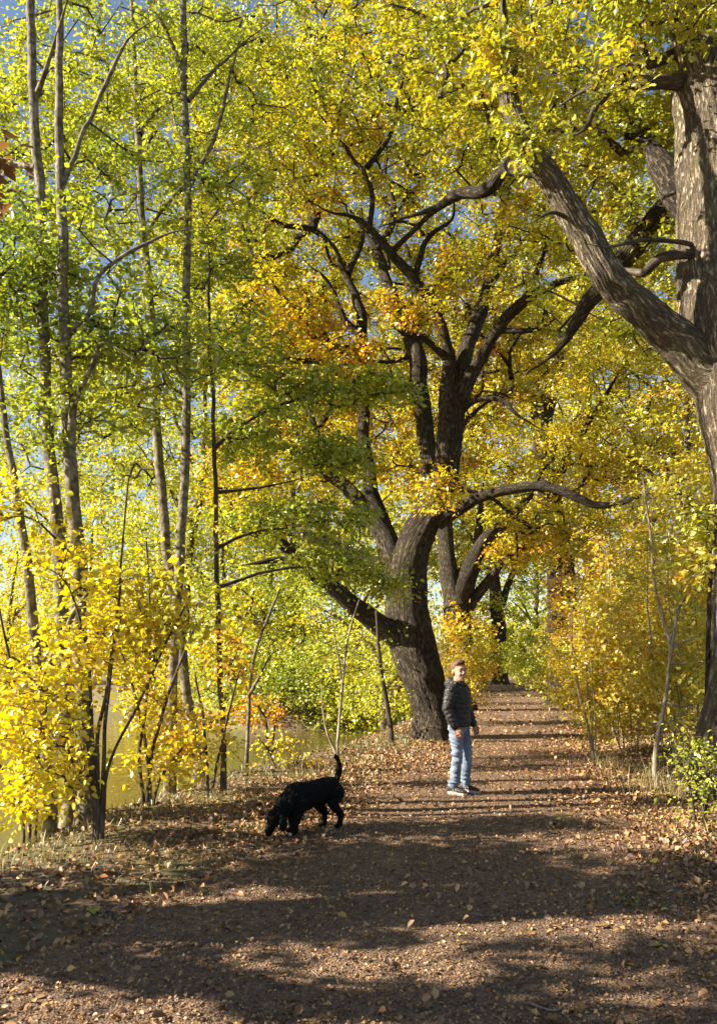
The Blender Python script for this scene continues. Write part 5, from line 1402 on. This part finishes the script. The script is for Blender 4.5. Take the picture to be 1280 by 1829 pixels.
# ---------------------------------------------------------------- the dog (faces +x in its own frame, nose to the ground)
def build_dog():
    gf = ground_hit(518, 1493); gr = ground_hit(592, 1479)
    mid = (gf + gr) / 2
    dirv = gf - gr
    root = thing('dog', (mid[0], mid[1], gz1(mid[0], mid[1])), 'curly black dog sniffing the ground with its tail raised', 'dog')
    root.rotation_euler = (0, 0, math.atan2(dirv[1], dirv[0]))
    ez, ey = (0, 0, 1), (0, 1, 0)
    bm = bmesh.new()
    # trunk: rump, loin, deep chest, shoulders
    loft(bm, [((-.275, 0, .345), .05, .04, ez, ey), ((-.26, 0, .335), .085, .075, ez, ey), ((-.20, 0, .325), .108, .095, ez, ey), ((-.10, 0, .318), .104, .092, ez, ey), ((0, 0, .305), .112, .098, ez, ey), ((.09, 0, .292), .124, .10, ez, ey), ((.17, 0, .285), .122, .095, ez, ey), ((.23, 0, .275), .10, .08, ez, ey), ((.27, 0, .262), .06, .05, ez, ey)], 20)
    limb_loft(bm, [(.17, 0, .32), (.26, 0, .26), (.325, 0, .20), (.36, 0, .165)], [.10, .088, .075, .068], 16)
    # head: skull, stop, muzzle to the ground
    ball(bm, (.375, 0, .155), (.075, .066, .068), 16)
    limb_loft(bm, [(.385, 0, .14), (.415, 0, .10), (.435, 0, .062), (.443, 0, .045)], [.056, .046, .040, .034], 14)
    # hind legs: stifle forward against the belly, hock back, upright shank
    for s, fx in ((1, -.02), (-1, .045)):
        y = .062 * s
        limb_loft(bm, [(-.215, y, .31), (-.185 + fx * .5, y * 1.1, .245), (-.165 + fx, y * 1.15, .195)], [.082, .066, .048], 14)
        limb_loft(bm, [(-.165 + fx, y * 1.15, .195), (-.215 + fx, y * 1.12, .15), (-.252 + fx, y * 1.1, .115)], [.046, .036, .029], 12)
        limb_loft(bm, [(-.252 + fx, y * 1.1, .118), (-.245 + fx, y * 1.1, .07), (-.238 + fx, y * 1.1, .03)], [.029, .025, .026], 12)
        ball(bm, (-.215 + fx, y * 1.1, .02), (.042, .028, .020), 12)
    # front legs: one set forward, wrist low
    for s, fx in ((1, .045), (-1, -.025)):
        y = .058 * s
        limb_loft(bm, [(.17, y, .27), (.165 + fx * .3, y * 1.1, .205), (.175 + fx * .7, y * 1.1, .14), (.18 + fx, y * 1.1, .075), (.182 + fx, y * 1.1, .03)], [.07, .05, .040, .034, .030], 12)
        ball(bm, (.20 + fx, y * 1.1, .02), (.040, .030, .020), 12)
    # tail: up in a gentle curve
    limb_loft(bm, [(-.255, 0, .375), (-.292, 0, .43), (-.308, 0, .49), (-.293, 0, .55), (-.262, 0, .605)], [.036, .030, .028, .024, .013], 12)
    me = fuse(bm, 0.008, 3, .5)
    v, n = verts_of(me)
    curl = fbm(v * 30, 3, 3)
    long_ = 0.35 + 0.65 * sstep(.05, .2, v[:, 2])
    v += n * ((.009 * curl + .006 * fbm(v * 65, 8, 2)) * long_)[:, None]
    v[:, 2] = np.maximum(v[:, 2], 0.001)
    set_verts(me, v)
    coat = simple_mat('black_coat', (0.0055, 0.0048, 0.0046), .8, .12, (90, .7), None, .0)
    body = add_part('body', me, coat, root)
    for s in (1, -1):
        bm = bmesh.new()
        loft(bm, [((.355, .055 * s, .185), .02, .022, (1, 0, 0), (0, s, .6)), ((.352, .078 * s, .155), .034, .016, (1, 0, 0), (0, s, .3)), ((.352, .086 * s, .11), .042, .014, (1, 0, 0), (0, s, .1)), ((.355, .084 * s, .07), .034, .012, (1, 0, 0), (0, s, 0)), ((.358, .08 * s, .05), .012, .008, (1, 0, 0), (0, s, 0))], 12)
        e = fuse(bm, .005, 2); v, n = verts_of(e); v += n * (.006 * fbm(v * 45, 4, 2))[:, None]; set_verts(e, v)
        add_part('ear', e, coat, body)
    bm = bmesh.new(); ball(bm, (.452, 0, .03), (.016, .018, .014), 10)
    m2 = bpy.data.meshes.new('nose'); bm.to_mesh(m2); bm.free(); add_part('nose', m2, simple_mat('nose', (0.01, 0.009, 0.009), .3), body)
    bm = bmesh.new(); ball(bm, (.266, .064, .018), (.018, .024, .014), 10)
    me = fuse(bm, .004, 2); add_part('white_toes', me, simple_mat('white_fur', (0.5, 0.48, 0.46), .8, .2, (150, .4)), body, 'white toes of a front paw')
build_dog()
print('leaf tris', Tree.total, 'objects', len(bpy.data.objects), 'script', round(time.time() - T0, 1))
